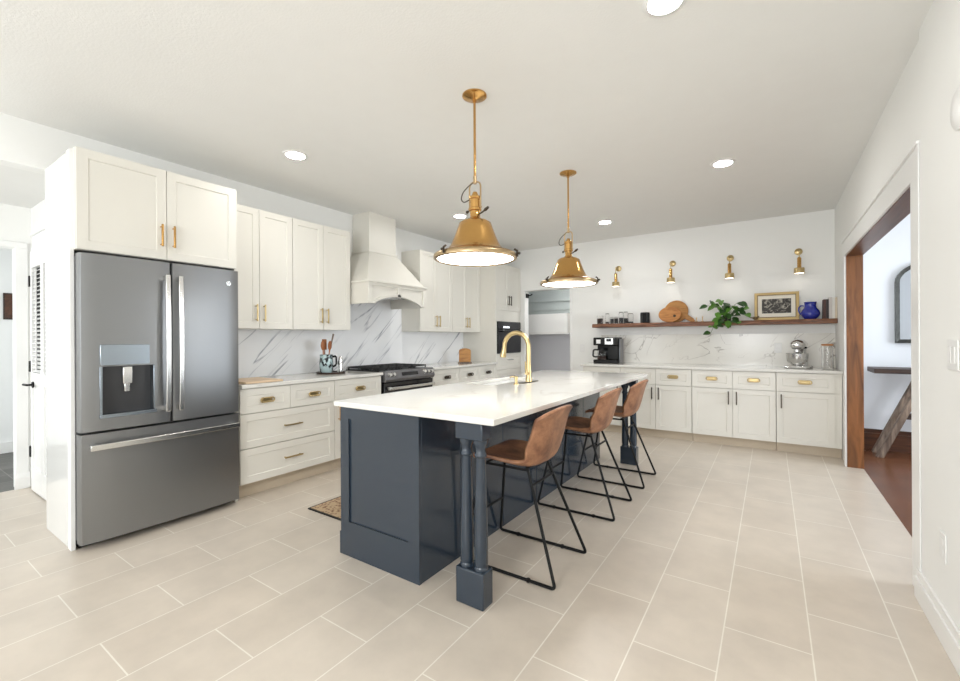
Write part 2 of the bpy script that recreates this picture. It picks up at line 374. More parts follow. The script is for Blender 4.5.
# rear wall behind the camera with two windows
mb = MB(); zz = ((0.6, 2.3))
xs = [(-3.9, -3.0), (-1.15, 0.1)]
mb.box(XL-0.12, -3.9, YR-0.12, YR, 0, ZC).box(-3.0, -1.15, YR-0.12, YR, 0, ZC).box(0.1, XR+0.12, YR-0.12, YR, 0, ZC)
for a, b in xs: mb.box(a, b, YR-0.12, YR, 0, 0.8).box(a, b, YR-0.12, YR, 2.3, ZC)
struct('wall_rear', mb, 'wall')
for i, (a, b) in enumerate(xs):
    f = MB()
    for q in (a, (a+b)/2-0.02, b-0.04): f.box(q, q+0.04, YR-0.08, YR-0.03, 0.8, 2.3)
    for q in (0.8, 1.53, 2.26): f.box(a, b, YR-0.08, YR-0.03, q, q+0.04)
    struct('window_%d' % (i+1), f, 'trim')

# opening joinery on the right wall
mb = MB(); mb.box(XR-0.002, XR+0.122, 5.46, 5.47, 0, 2.05)
struct('trim_1', mb, 'jamb_wood', label='stained wood jamb of the wide doorway')
mb = MB(); mb.box(XR-0.002, XR+0.122, 3.05, 5.46, 2.04, 2.05)
struct('trim_2', mb, 'head_wood', label='stained wood underside of the doorway head')
mb = MB(); mb.box(XR-0.002, XR+0.122, 3.05, 3.06, 0, 2.04)
struct('trim_3', mb, 'jamb_wood')
mb = MB(); mb.box(XR-0.018, XR-0.0021, 5.465, 5.53, 0, 2.045).box(XR-0.018, XR-0.0021, 2.886, 3.055, 0, 2.045)
mb.box(XR-0.018, XR-0.0021, 2.886, 5.56, 2.045, 2.185).box(XR-0.030, XR-0.0021, 2.886, 5.57, 2.185, 2.20)
mb.box(XR-0.024, XR-0.018, 2.886, 2.93, 0, 2.185)
struct('trim_4', mb, 'trim', bevel=0.002, label='white casing around the wide doorway')
# baseboards
def baseboard(name, x0, x1, y0, y1, mat='trim', h=0.14):
    mb = MB(); mb.box(x0, x1, y0, y1, 0, h*0.72)
    cx, cy = (x0+x1)/2, (y0+y1)/2
    if abs(x1-x0) < abs(y1-y0):
        if x0 > 0 and x1 <= XR: mb.box(x0+(x1-x0)*0.4, x1, y0, y1, h*0.72, h)
        else: mb.box(x0, x1-(x1-x0)*0.4, y0, y1, h*0.72, h)
    else: mb.box(x0, x1, y0+(y1-y0)*0.4, y1, h*0.72, h)
    struct(name, mb, mat, bevel=0.002)
baseboard('baseboard_right', XR-0.036, XR-0.018, YR, 2.93)
# left hall
struct('wall_hall', MB().box(-5.36, XL-0.12, 0.95, 1.03, 0, 2.42), 'wall')
struct('ceiling_hall', MB().box(-7.2, XL-0.12, YR-0.1, 0.95, 2.42, 2.5).box(-7.2, XL-0.125, 0.95, 1.3, 2.42, 2.5), 'ceiling')
mb = MB(); mb.box(-5.47, -5.35, 0.855, 1.25, 0, 2.42).box(-5.47, -5.35, -0.3, 0.855, 2.06, 2.42).box(-5.47, -5.35, YR, -0.3, 0, 2.42)
struct('wall_hall_end', mb, 'wall')
mb = MB(); mb.box(-5.349, -5.33, 0.85, 0.925, 0, 2.06).box(-5.349, -5.33, -0.3, 0.925, 2.06, 2.11).box(-5.349, -5.318, 0.84, 0.932, 0, 0.10)
mb.prism([(-5.349, 0.10), (-5.318, 0.10), (-5.33, 0.135), (-5.349, 0.135)], 0.84, 0.932, 'Y')
struct('trim_5', mb, 'trim', bevel=0.002, label='white casing of the hall opening on its plinth')
struct('wall_rear_hall', MB().box(-5.35, XL-0.12, YR-0.12, YR, 0, 0.7).box(-5.35, XL-0.12, YR-0.12, YR, 2.2, 2.42).box(-5.35, -5.15, YR-0.12, YR, 0.7, 2.2), 'wall')
# side room beyond
struct('floor_side_room', MB().box(-7.2, -5.35, YR, 1.3, -0.06, -0.001), 'dark_tile')
struct('wall_side_room', MB().box(-7.3, -7.2, YR, 1.3, 0, 2.42).box(-7.2, -5.47, 1.25, 1.35, 0, 2.42).box(-7.2, -5.47, YR+0.3, YR+0.4, 0, 2.42), 'white_bright')
struct('baseboard_side_room', MB().box(-7.2, -7.18, YR, 1.25, 0, 0.12), 'trim')
# pantry room through the back wall
struct('wall_pantry', MB().box(-4.2, -2.4, 7.5, 7.6, 0, 2.72).box(-2.2, -2.1, YB+0.12, 7.6, 0, 2.72).box(-4.3, -4.2, YB+0.12, 7.6, 0, 2.72).box(-2.4, -2.2, 7.5, 7.6, 0, 2.72), 'pantry')
struct('ceiling_pantry', MB().box(-4.3, -2.1, YB+0.12, 7.6, 2.44, 2.5), 'ceiling')
struct('trim_6', MB().box(-4.2, -2.2, 7.48, 7.499, 1.70, 2.43).box(-4.2, -2.2, 7.46, 7.48, 1.79, 1.85).box(-4.2, -2.2, 7.44, 7.48, 1.95, 2.01), 'grey_blue')
mb = MB(); mb.box(-3.405, -3.375, YB-0.012, YB, 0, 2.045).box(-2.59, -2.56, YB-0.012, YB, 0, 2.045).box(-3.405, -2.56, YB-0.012, YB, 2.045, 2.07)
struct('trim_7', mb, 'trim', bevel=0.002, label='white casing of the pantry opening')
# dining room
struct('floor_dining', MB().box(0.73, 4.2, 2.2, 6.52, -0.06, 0), 'floor_wood')
struct('wall_dining', MB().box(XR+0.12, 4.2, 6.5, 6.62, 0, ZC).box(XR+0.12, 4.2, 2.1, 2.2, 0, ZC).box(4.1, 4.2, 2.2, 6.5, 0, 0.6).box(4.1, 4.2, 2.2, 6.5, 2.3, ZC).box(4.1, 4.2, 2.2, 3.2, 0.6, 2.3).box(4.1, 4.2, 5.6, 6.5, 0.6, 2.3), 'side_wall')
struct('ceiling_dining', MB().box(XR+0.12, 4.2, 2.1, 6.62, ZC, ZC+0.1), 'ceiling')
mb = MB(); mb.box(XR+0.122, 4.1, 6.478, 6.5, 0, 0.18).box(XR+0.122, 4.1, 6.487, 6.5, 0.18, 0.225)
struct('baseboard_dining', mb, 'base_wood')

# ------------------------------------------------------------------ cabinet kit (local frame: x = width, front faces -y, z up)
def shaker_mb(x0, x1, z0, z1, t=0.02, rail=0.06, inset=0.007):
    mb = MB(); w = x1-x0; h = z1-z0; r = min(rail, w*0.28, h*0.30)
    a, b, c, d = x0+r, x1-r, z0+r, z1-r
    bv = 0.004
    P = lambda x, y, z: mb.bm.verts.new((x, y, z))
    O = [P(x0, 0, z0), P(x1, 0, z0), P(x1, 0, z1), P(x0, 0, z1)]
    I = [P(a, 0, c), P(b, 0, c), P(b, 0, d), P(a, 0, d)]
    J = [P(a+bv, inset, c+bv), P(b-bv, inset, c+bv), P(b-bv, inset, d-bv), P(a+bv, inset, d-bv)]
    K = [P(x0, t, z0), P(x1, t, z0), P(x1, t, z1), P(x0, t, z1)]
    f = mb.bm.faces.new; fs = []
    for i in range(4):
        j = (i+1) % 4
        fs += [f([O[i], O[j], I[j], I[i]]), f([I[i], I[j], J[j], J[i]]), f([O[j], O[i], K[i], K[j]])]
    fs += [f(J), f(K[::-1])]
    bmesh.ops.recalc_face_normals(mb.bm, faces=fs)
    return mb
def bar_pull(parent, x, z, L, vert, mat='brass', r=0.0055, off=0.032):
    mb = MB()
    if vert:
        mb.box(x-0.006, x+0.006, -off-0.006, -off+0.005, z-L/2, z+L/2)
        for q in (-L/2+0.015, L/2-0.015): mb.cyl((x, -off, z+q), 0.005, off, 'Y', 10)
    else:
        mb.box(x-L/2, x+L/2, -off-0.006, -off+0.005, z-0.006, z+0.006)
        for q in (-L/2+0.015, L/2-0.015): mb.cyl((x+q, -off, z), 0.005, off, 'Y', 10)
    return mb.build('handle', mat, parent, bevel=0.002)
def cup_pull(parent, x, z, mat='brass', L=0.105):
    mb = MB(); fs = []
    n, k = 14, 6; rows = []
    for j in range(k+1):          # half-dome shell, open at the bottom
        ph = math.radians(90*j/k); row = []
        for i in range(n+1):
            th = PI*i/n
            row.append(mb.bm.verts.new((x+math.cos(th)*L/2*math.cos(ph)**0.6 if ph < 1.57 else x, -0.026*math.sin(ph)-0.001, z-0.016+math.sin(th)*0.034*(math.cos(ph)**0.8 if ph < 1.57 else 0)+0.012*math.sin(ph))))
        rows.append(row)
    for j in range(k):
        for i in range(n): fs.append(mb.bm.faces.new([rows[j][i], rows[j][i+1], rows[j+1][i+1], rows[j+1][i]]))
    mb.box(x-L/2-0.004, x+L/2+0.004, -0.004, 0, z-0.019, z-0.013)
    o = mb.build('handle', mat, parent, smooth=60)
    md = o.modifiers.new('solid', 'SOLIDIFY'); md.thickness = 0.002
    return o
def oval_pull(parent, x, z, mat='brass', L=0.115):
    """pill shaped ring pull with a shadowed middle"""
    mb = MB(); h = 0.017
    path = []
    for i in range(9): a = math.radians(-90+180*i/8); path.append((x+L/2-h+h*math.cos(a), -0.022, z+h*math.sin(a)))
    for i in range(9): a = math.radians(90+180*i/8); path.append((x-L/2+h+h*math.cos(a), -0.022, z+h*math.sin(a)))
    mb.tube(path, 0.006, 8, closed=True)
    mb.box(x-L/2+0.012, x+L/2-0.012, -0.014, -0.002, z-0.012, z+0.012)
    for q in (-0.035, 0.035): mb.cyl((x+q, -0.022, z), 0.006, 0.022, 'Y', 8)
    return mb.build('handle', mat, parent, bevel=0.001)
def cabinet(name, label, loc, rz, w, d, z0, z1, fronts, mat='cab', toe=0.0, cat='cabinet', group=None, sides=None):
    """fronts: (kind, x0, x1, z0, z1, handle, hx, hz, hmat)"""
    t = thing(name, label, cat, loc, rz, group)
    b = MB(); b.box(0, w, 0.021, d, z0, z1)
    b.build('body', mat, t)
    if toe: MB().box(0, w, 0.075, d-0.01, 0, z0).build('toe_kick', 'toe', t)
    for fr in fronts:
        kind, x0, x1, a, c = fr[:5]
        g = 0.002
        o = shaker_mb(x0+g, x1-g, a+g, c-g, rail=0.055).build(kind, mat, t, bevel=0)
        if len(fr) > 5 and fr[5]:
            hk, hx, hz = fr[5:8]; hm = fr[8] if len(fr) > 8 else 'brass'
            if hk == 'v': bar_pull(o, hx, hz, 0.15, True, hm)
            elif hk == 'h': bar_pull(o, hx, hz, 0.17, False, hm)
            elif hk == 'c': oval_pull(o, hx, hz, hm)
    return t

# -------- left wall run (front faces +X): rz = +90deg, local x -> world +Y, local +y -> world -X
LX = -3.455
CB = 0.88      # underside of the stone worktops
def left(name, label, y0, y1, x, **k): return cabinet(name, label, (x, y0, 0), R90, y1-y0, x-XL-0.002, **k)
# refrigerator surround
t = thing('refrigerator_side_panel', 'tall glossy white panel standing against the left side of the refrigerator', 'panel', (-3.49, 0.787, 0), 0)
MB().box(-0.573, -0.06, 0, 0.0155, 0, 2.42).build('panel', 'gloss_panel', t, bevel=0.001)
MB().box(-0.06, 0.0, -0.006, 0.0155, 0, 2.42).build('front_trim', 'trim', t, bevel=0.002)
t = thing('refrigerator_filler_panel', 'narrow white panel filling the gap above and right of the refrigerator', 'panel', (-3.48, 1.738, 0))
MB().box(-0.583, 0, 0, 0.02, 0.0, 2.43).build('panel', 'cab', t)
left('wall_cabinet', 'deep white two-door cabinet directly above the refrigerator', 0.80, 1.735, -3.44, z0=1.815, z1=2.43,
     fronts=[('door', 0.0, 0.468, 1.815, 2.43, 'v', 0.432, 1.975), ('door', 0.468, 0.935, 1.815, 2.43, 'v', 0.504, 1.975)])
# upper cabinets
UX = -3.738
ZU0, ZU1 = 1.362, 2.415
def upper(label, y0, y1):
    w = y1-y0; m = w/2
    left('wall_cabinet', label, y0, y1, UX, z0=ZU0, z1=ZU1,
         fronts=[('door', 0, m, ZU0, ZU1, 'v', m-0.035, 1.50, 'gold'), ('door', m, w, ZU0, ZU1, 'v', m+0.035, 1.50, 'gold')])
upper('white upper cabinet right beside the refrigerator cabinet', 1.762, 2.40)
upper('white upper cabinet just left of the range hood', 2.403, 3.075)
upper('white upper cabinet just right of the range hood', 4.183, 4.86)
upper('white upper cabinet against the tall oven cabinet', 4.862, 5.564)
# base cabinets
def two_drawer(y0, a, b, c):
    return [('drawer', 0, a-y0, 0.675, CB-0.008, 'c', (a-y0)/2, 0.77)]
y0, y1 = 1.762, 2.647
left('base_cabinet', 'off-white base cabinet with two small drawers over two wide drawers beside refrigerator', y0, y1, LX, z0=0.115, z1=CB, toe=1, mat='cab',
     fronts=[('drawer', 0, 2.19-y0, 0.675, CB-0.006, 'c', (2.19-y0)/2, 0.772, 'gold'), ('drawer', 2.19-y0, y1-y0, 0.675, CB-0.006, 'c', (2.19-y0+y1-y0)/2, 0.772, 'gold'),
             ('drawer', 0, y1-y0, 0.398, 0.672, 'h', (y1-y0)/2, 0.535, 'gold'), ('drawer', 0, y1-y0, 0.118, 0.395, 'h', (y1-y0)/2, 0.26, 'gold')])
y0, y1 = 2.649, 3.243
left('base_cabinet', 'white base cabinet between the wide drawers and the range', y0, y1, LX, z0=0.115, z1=CB, toe=1, mat='cab',
     fronts=[('drawer', 0, y1-y0, 0.675, CB-0.006, 'c', (y1-y0)/2, 0.772, 'gold'), ('door', 0, y1-y0, 0.118, 0.672, 'v', 0.04, 0.56)])
for y0, y1, lb in ((4.09, 4.642, 'white base cabinet immediately right of the range'), (4.644, 5.107, 'white base cabinet in the middle right of the range'), (5.109, 5.563, 'white base cabinet touching the tall oven cabinet')):
    left('base_cabinet', lb, y0, y1, LX, z0=0.115, z1=CB, toe=1, mat='cab',
         fronts=[('drawer', 0, y1-y0, 0.675, CB-0.006, 'c', (y1-y0)/2, 0.772, 'bronze'), ('door', 0, y1-y0, 0.118, 0.672, 'v', 0.04, 0.56, 'bronze')])
def worktop(name, label, x0, x1, y0, y1, z0, z1, mat='quartz'):
    o = MB().box(x0, x1, y0, y1, z0, z1).build(name, mat, bevel=0.003); tag(o, label, 'countertop'); return o
worktop('countertop', 'white stone countertop between refrigerator and range', XL+0.002, -3.425, 1.762, 3.247, CB, CB+0.03)
worktop('countertop', 'white stone countertop between range and tall oven cabinet', XL+0.002, -3.425, 4.086, 5.563, CB, CB+0.03)
# left backsplash
o = MB().box(XL, XL+0.0015, 1.762, 5.56, 0.911, ZU0).box(XL, XL+0.0015, 3.08, 4.18, ZU0, 1.75).build('backsplash_left', 'splash', smooth=0)
o['kind'] = 'structure'; o.name = 'trim_8'
# tall oven cabinet
y0 = 5.567; w = YB-0.002-y0
t = thing('oven_cabinet', 'tall white cabinet housing the black wall oven in the corner', 'cabinet', (LX, y0, 0), R90)
b = MB(); d = LX-XL-0.002
b.box(0, w, 0.021, d, 0.115, 1.03).box(0, w, 0.021, d, 1.53, 2.42).box(0, 0.03, 0.0, d, 1.03, 1.53).box(w-0.03, w, 0.0, d, 1.03, 1.53).box(0.03, w-0.03, 0.57, d, 1.03, 1.53)
b.box(0, w, 0.008, 0.021, 1.53, 1.70)
b.build('body', 'cab', t)
MB().box(0, w, 0.075, d-0.01, 0, 0.115).build('toe_kick', 'toe', t)
for (x0, x1, za, zb, hk, hx, hz) in ((0, w/2, 1.70, 2.42, 'v', w/2-0.035, 1.86), (w/2, w, 1.70, 2.42, 'v', w/2+0.035, 1.86)):
    o = shaker_mb(x0+0.002, x1-0.002, za+0.002, zb-0.002).build('door', 'cab', t); bar_pull(o, hx, hz, 0.15, True, 'bronze')
for za, zb, hz in ((0.78, 1.03, 0.93), (0.118, 0.778, 0.66)):
    o = shaker_mb(0.002, w-0.002, za+0.002, zb-0.002).build('drawer', 'cab', t); bar_pull(o, w/2, hz, 0.17, False, 'satin')
# wall oven
t = thing('wall_oven', 'black built-in wall oven with glass door in the tall cabinet', 'oven', (LX, y0+0.032, 0), R90)
ww = w-0.064
MB().box(0, ww, -0.005, 0.55, 1.032, 1.528).build('body', 'black', t, bevel=0.003)
o = MB().box(0.01, ww-0.01, -0.025, -0.005, 1.04, 1.40).build('door', 'black_glass', t, bevel=0.004)
bb = MB(); bb.tube([(0.05, -0.06, 1.375), (ww-0.05, -0.06, 1.375)], 0.009); bb.cyl((0.07, -0.06, 1.375), 0.006, 0.036, 'Y', 8); bb.cyl((ww-0.07, -0.06, 1.375), 0.006, 0.036, 'Y', 8)
bb.build('handle', 'black', o)
o = MB().box(0.01, ww-0.01, -0.02, -0.005, 1.41, 1.52).build('control_panel', 'black_glass', t, bevel=0.003)
for i in range(4): MB().box(0.16+i*0.05, 0.195+i*0.05, -0.0215, -0.02, 1.425, 1.455).build('display', 'display', o) if i < 4 else None

# -------- back wall run
BY = 5.751
def back(label, x0, x1, fronts, mat='cab'):
    return cabinet('base_cabinet', label, (x0, BY, 0), 0, x1-x0-0.002, YB-BY-0.004, 0.105, CB, fronts, mat, toe=1)
def bfr(x0, segs, hs):
    out = []
    for (a, b), hx in zip(segs, hs):
        out.append(('drawer', a-x0, b-x0, 0.672, CB-0.006, 'c', (a+b)/2-x0, 0.78, 'gold'))
        out.append(('door', a-x0, b-x0, 0.108, 0.668, 'v', hx-x0, 0.565, 'bronze'))  # door pulls are brass too; their shade is put into this darker metal
    return out
back('white back-wall base cabinet at the left end under the coffee maker', -2.158, -1.641, bfr(-2.158, [(-2.158, -1.643)], [-1.68]))
back('white back-wall base cabinet with two doors below the round wood board', -1.639, -0.795, bfr(-1.639, [(-1.639, -1.21), (-1.21, -0.797)], [-1.25, -1.17]))
back('white back-wall base cabinet with two doors below the trailing plant', -0.793, 0.044, bfr(-0.793, [(-0.793, -0.37), (-0.37, 0.042)], [-0.41, -0.33]))
back('white single-door back-wall base cabinet at the right end below the stand mixer', 0.046, 0.607, bfr(0.046, [(0.046, 0.548)], [0.09]), 'cab')
worktop('countertop', 'long white stone countertop along the back wall', -2.185, XR-0.002, 5.72, YB-0.002, CB, CB+0.03)
o = MB().box(-2.10, XR, YB-0.012, YB, 0.911, 1.305).build('trim_9', 'splash_back'); o['kind'] = 'structure'

# ------------------------------------------------------------------ refrigerator
def door_section(y0, y1, r=0.022):
    """outline in (x,y): back at -3.468, bowed front about -3.38"""
    xb, xf = -3.468, -3.392
    n = 10; pts = [(xb, y0)]
    mid = (0.803+1.730)/2
    f = lambda y: xf+0.014*(1-((y-mid)/0.465)**2)
    ys = [y0+(y1-y0)*i/n for i in range(n+1)]
    for i, y in enumerate(ys):
        x = f(y)
        if i == 0: pts += [(x-r, y), (x-r*0.3, y+r*0.3)]; continue
        if i == n: pts += [(x-r*0.3, y-r*0.3), (x-r, y)]; continue
        pts.append((x, y))
    pts.append((xb, y1)); return pts
fr = thing('refrigerator', 'slate grey French-door refrigerator with bottom freezer drawer and water dispenser', 'refrigerator', (0, 0, 0))
OX, OY = -3.72, 1.27
fr.location = (OX, OY, 0)
def fb(mb, name, mat, par=None, bevel=0, smooth=35):
    bmesh.ops.translate(mb.bm, verts=mb.bm.verts, vec=(-OX, -OY, 0))
    return mb.build(name, mat, par or fr, bevel, smooth)
fb(MB().box(-4.03, -3.475, 0.803, 1.730, 0.06, 1.775), 'body', 'steel_dark')
fb(MB().box(-4.0, -3.50, 0.82, 1.71, 0.0, 0.06), 'base_grille', 'black_matte')
fb(MB().box(-3.60, -3.47, 0.81, 0.90, 1.775, 1.80).box(-3.60, -3.47, 1.64, 1.725, 1.775, 1.80), 'hinge_cover', 'black_matte')
DZ = (0.715, 1.79)
hy0, hy1, hz0, hz1 = 0.898, 1.172, 0.805, 1.105
mb = MB(); sec = door_section(0.803, 1.269)
mb.prism(sec, DZ[0], hz0); mb.prism(sec, hz1, DZ[1])
secL = [p for p in sec if p[1] <= hy0]; secR = [p for p in sec if p[1] >= hy1]
mid = (0.803+1.730)/2; ff = lambda y: -3.392+0.014*(1-((y-mid)/0.465)**2)
secL = [(-3.468, 0.803)]+[p for p in sec[1:-1] if p[1] < hy0]+[(ff(hy0), hy0), (-3.468, hy0)]
secR = [(-3.468, hy1), (ff(hy1), hy1)]+[p for p in sec[1:-1] if p[1] > hy1]+[(-3.468, 1.269)]
mb.prism(secL, hz0, hz1); mb.prism(secR, hz0, hz1)
ld = fb(mb, 'left_door', 'steel', smooth=25)
rd = fb(MB().prism(door_section(1.273, 1.730), DZ[0], DZ[1]), 'right_door', 'steel', smooth=25)
fz = fb(MB().prism(door_section(0.803, 1.730), 0.045, 0.700), 'freezer_drawer', 'steel', smooth=25)
# dispenser
dp = fb(MB().box(-3.466, -3.44, hy0, hy1, hz0, hz1), 'dispenser', 'hood_dark', ld)
xf = -3.383
fb(MB().box(-3.40, xf+0.004, hy0-0.006, hy1+0.008, hz1+0.005, hz1+0.135), 'dispenser_panel', 'disp', ld, 0.004)
mb = MB(); 
for a, b, c, d_ in ((hy0-0.008, hy0+0.006, hz0-0.008, hz1), (hy1-0.006, hy1+0.008, hz0-0.008, hz1)): mb.box(-3.44, xf+0.004, a, b, c, d_)
mb.box(-3.44, xf+0.012, hy0-0.01, hy1+0.01, hz0-0.016, hz0+0.006)
fb(mb, 'dispenser_frame', 'disp', ld, 0.002)
fb(MB().box(-3.44, -3.40, 1.01, 1.06, 0.99, 1.10).box(-3.425, -3.41, 1.02, 1.05, 0.94, 1.0), 'dispenser_lever', 'chrome', ld, 0.004)
# handles
def bow_handle(parent, y, z0, z1):
    pts = []
    n = 12
    for i in range(n+1):
        t = i/n; z = z0+(z1-z0)*t; x = -3.33+0.012*math.sin(PI*t); pts.append((x, z))
    mb = MB()
    front = [(x+0.008, z) for x, z in pts]; backp = [(x-0.008, z) for x, z in pts][::-1]
    mb.prism([(a, b) for a, b in front+backp], y-0.014, y+0.014, 'Y')
    mb.box(-3.39, -3.33, y-0.012, y+0.012, z0+0.005, z0+0.035).box(-3.39, -3.33, y-0.012, y+0.012, z1-0.035, z1-0.005)
    return fb(mb, 'handle', 'satin', parent, 0.003)
bow_handle(ld, 1.232, 0.79, 1.70); bow_handle(rd, 1.308, 0.79, 1.70)
mb = MB(); pts = [(-3.335+0.014*math.sin(PI*i/12), 0.835+(1.70-0.835)*i/12) for i in range(13)]
poly = [(x+0.008, y) for x, y in pts]+[(x-0.008, y) for x, y in pts][::-1]
mb.prism(poly, 0.608, 0.642, 'Z'); mb.box(-3.39, -3.333, 0.84, 0.87, 0.612, 0.638).box(-3.39, -3.333, 1.665, 1.695, 0.612, 0.638)
fb(mb, 'handle', 'satin', fz, 0.003)
# badge
bd = fb(MB().cyl((-3.389, 1.648, 1.69), 0.017, 0.004, 'X', 24), 'badge', 'chrome', rd)
def text_mesh(body, size, extr, name, mat, parent, mtx):
    cu = bpy.data.curves.new(name, 'FONT'); cu.body = body; cu.size = size; cu.extrude = extr; cu.align_x = 'CENTER'; cu.align_y = 'CENTER'
    to = bpy.data.objects.new(name+'_tmp', cu); COL.objects.link(to)
    dg = bpy.context.evaluated_depsgraph_get(); me = bpy.data.meshes.new_from_object(to.evaluated_get(dg))
    bpy.data.objects.remove(to); me.transform(mtx); o = bpy.data.objects.new(name, me); COL.objects.link(o); o.parent = parent
    me.materials.clear(); me.materials.append(M[mat]); return o
text_mesh('GE', 0.02, 0.0006, 'badge_lettering', 'steel_dark', bd, Matrix.Translation((-3.3848-OX, 1.648-OY, 1.69)) @ Matrix.Rotation(R90, 4, 'Z') @ Matrix.Rotation(R90, 4, 'X'))

# ------------------------------------------------------------------ range
rg = thing('range', 'black slide-in gas range with steel oven handle between the countertops', 'stove', (-3.44, 3.262, 0), R90)
w = 0.80
MB().box(0, w, 0.02, 0.60, 0.04, 0.905).build('body', 'black', rg)
MB().box(0.02, w-0.02, 0.06, 0.58, 0.0, 0.04).build('base', 'black_matte', rg)
dr = MB().box(0.004, w-0.004, -0.01, 0.02, 0.27, 0.79).build('oven_door', 'black_glass', rg, 0.004)
mb = MB(); mb.box(0.03, w-0.03, -0.075, -0.05, 0.715, 0.745); mb.box(0.035, 0.065, -0.06, -0.01, 0.712, 0.75); mb.box(w-0.065, w-0.035, -0.06, -0.01, 0.712, 0.75)
mb.build('handle', 'satin', dr, 0.005)
dr2 = MB().box(0.004, w-0.004, -0.01, 0.02, 0.05, 0.26).build('drawer', 'black', rg, 0.004)
cp = MB().prism([(-0.03, 0.80), (-0.045, 0.83), (-0.012, 0.918), (0.07, 0.918), (0.07, 0.80)], 0.0, w, 'X').build('control_panel', 'steel_dark', rg, 0.004)
nrm = Vector((0, -0.936, 0.351))
for q in (0.055, 0.115, 0.615, 0.68, 0.745):
    mb = MB(); c = Vector((q, -0.028, 0.875)); mb.tube([c, c+nrm*0.028], 0.019, 16); mb.tube([c+nrm*0.001, c+nrm*0.006], 0.024, 16)
    mb.build('knob', 'satin', cp)
c = Matrix.Translation(Vector((0.38, -0.0315, 0.874)))
MB().box(-0.13, 0.13, -0.001, 0.001, -0.02, 0.02).build('display', 'black_glass', cp, loc=(0.38, -0.031, 0.874), rot=(math.radians(-20.5), 0, 0))
MB().box(0.0, w, 0.07, 0.615, 0.905, 0.918).build('cooktop', 'black', rg, 0.003)
for k in range(3):
    mb = MB(); x0 = 0.02+k*0.256; x1 = x0+0.248
    for a in (x0, x1-0.012): mb.box(a, a+0.012, 0.08, 0.60, 0.935, 0.952)
    for b in (0.08, 0.335, 0.588): mb.box(x0, x1, b, b+0.012, 0.935, 0.952)
    mb.box((x0+x1)/2-0.006, (x0+x1)/2+0.006, 0.08, 0.60, 0.935, 0.952)
    for a in (x0, x1-0.012):
        for b in (0.08, 0.588): mb.box(a, a+0.012, b, b+0.012, 0.918, 0.936)
    for b in (0.2, 0.46): mb.box(x0, x1, b, b+0.01, 0.938, 0.952)
    mb.build('grate', 'iron', rg, 0.002)
for cx, cy in ((0.144, 0.2), (0.144, 0.46), (0.40, 0.33), (0.656, 0.2), (0.656, 0.46)):
    MB().lathe([(0.045, 0.918), (0.045, 0.926), (0.03, 0.93), (0.028, 0.936)], (cx, cy, 0)).build('burner', 'iron', rg)

# ------------------------------------------------------------------ range hood (rz 90)
hd = thing('range_hood', 'off-white wooden range hood with tapered chimney and arched apron', 'range hood', (XL+0.002, 3.10, 0), R90)
# local: x along +Y world (0..0.905), -y = out from wall
D0 = 0.56
W_ = 0.905
MB().box(0.28, 0.70, -0.28, 0, 2.27, ZC-0.001).build('chimney', 'cab', hd, 0.002)
mb = MB(); v = mb.bm.verts.new
a = [v(p) for p in ((0.0, 0, 1.885), (W_, 0, 1.885), (W_, -D0, 1.885), (0, -D0, 1.885))]
b = [v(p) for p in ((0.28, 0, 2.27), (0.70, 0, 2.27), (0.70, -0.28, 2.27), (0.28, -0.28, 2.27))]
fs = [mb.bm.faces.new(a), mb.bm.faces.new(b)]
for i in range(4): fs.append(mb.bm.faces.new([a[i], a[(i+1) % 4], b[(i+1) % 4], b[i]]))
bmesh.ops.recalc_face_normals(mb.bm, faces=fs)
mb.build('tapered_body', 'cab', hd)
MB().box(0.262, 0.718, -0.298, 0, 2.257, 2.282).build('collar_moulding', 'cab', hd, 0.004)
MB().box(-0.012, W_+0.012, -D0-0.034, 0, 1.868, 1.893).build('ledge_moulding', 'cab', hd, 0.005)
def arch(x, base=1.645, rise=0.09):
    t = (x-0.09)/(W_-0.18)
    return base if t <= 0 or t >= 1 else base+rise*math.sin(PI*t)**0.7
n = 24; xs_ = [0.0, 0.09]+[0.09+(W_-0.18)*i/n for i in range(1, n)]+[W_-0.09, W_]
poly = [(x, arch(x)) for x in xs_]+[(W_, 1.868), (0, 1.868)]
MB().prism(poly, -D0, -D0+0.02, 'Y').build('apron_front', 'cab', hd, 0)
# raised frame around two arched panels
mb = MB()
fr_t = (-D0-0.02, -D0)
mb.box(0, W_, *fr_t, 1.838, 1.868); mb.box(0, 0.05, *fr_t, 1.645, 1.838); mb.box(W_-0.05, W_, *fr_t, 1.645, 1.838)
mb.prism([(W_/2-0.025, arch(W_/2)), (W_/2+0.025, arch(W_/2)), (W_/2+0.025, 1.838), (W_/2-0.025, 1.838)], *fr_t, 'Y')
lo = [(x, arch(x)) for x in xs_ if 0.05 <= x <= W_-0.05]; lo = [(0.05, arch(0.05))]+lo+[(W_-0.05, arch(W_-0.05))]
hi = [(x, z+0.03) for x, z in lo][::-1]
mb.prism(lo+hi, *fr_t, 'Y')
mb.build('apron_frame', 'cab', hd, 0.002)
MB().box(0, 0.02, -D0+0.02, 0, 1.645, 1.868).build('apron_side', 'cab', hd)
MB().box(W_-0.02, W_, -D0+0.02, 0, 1.645, 1.868).build('apron_side', 'cab', hd)
MB().box(0.02, W_-0.02, -D0+0.02, -0.002, 1.76, 1.78).build('hood_liner', 'hood_dark', hd)
MB().box(0.2, W_-0.2, -0.45, -0.1, 1.74, 1.76).build('filter', 'satin', hd, 0.003)

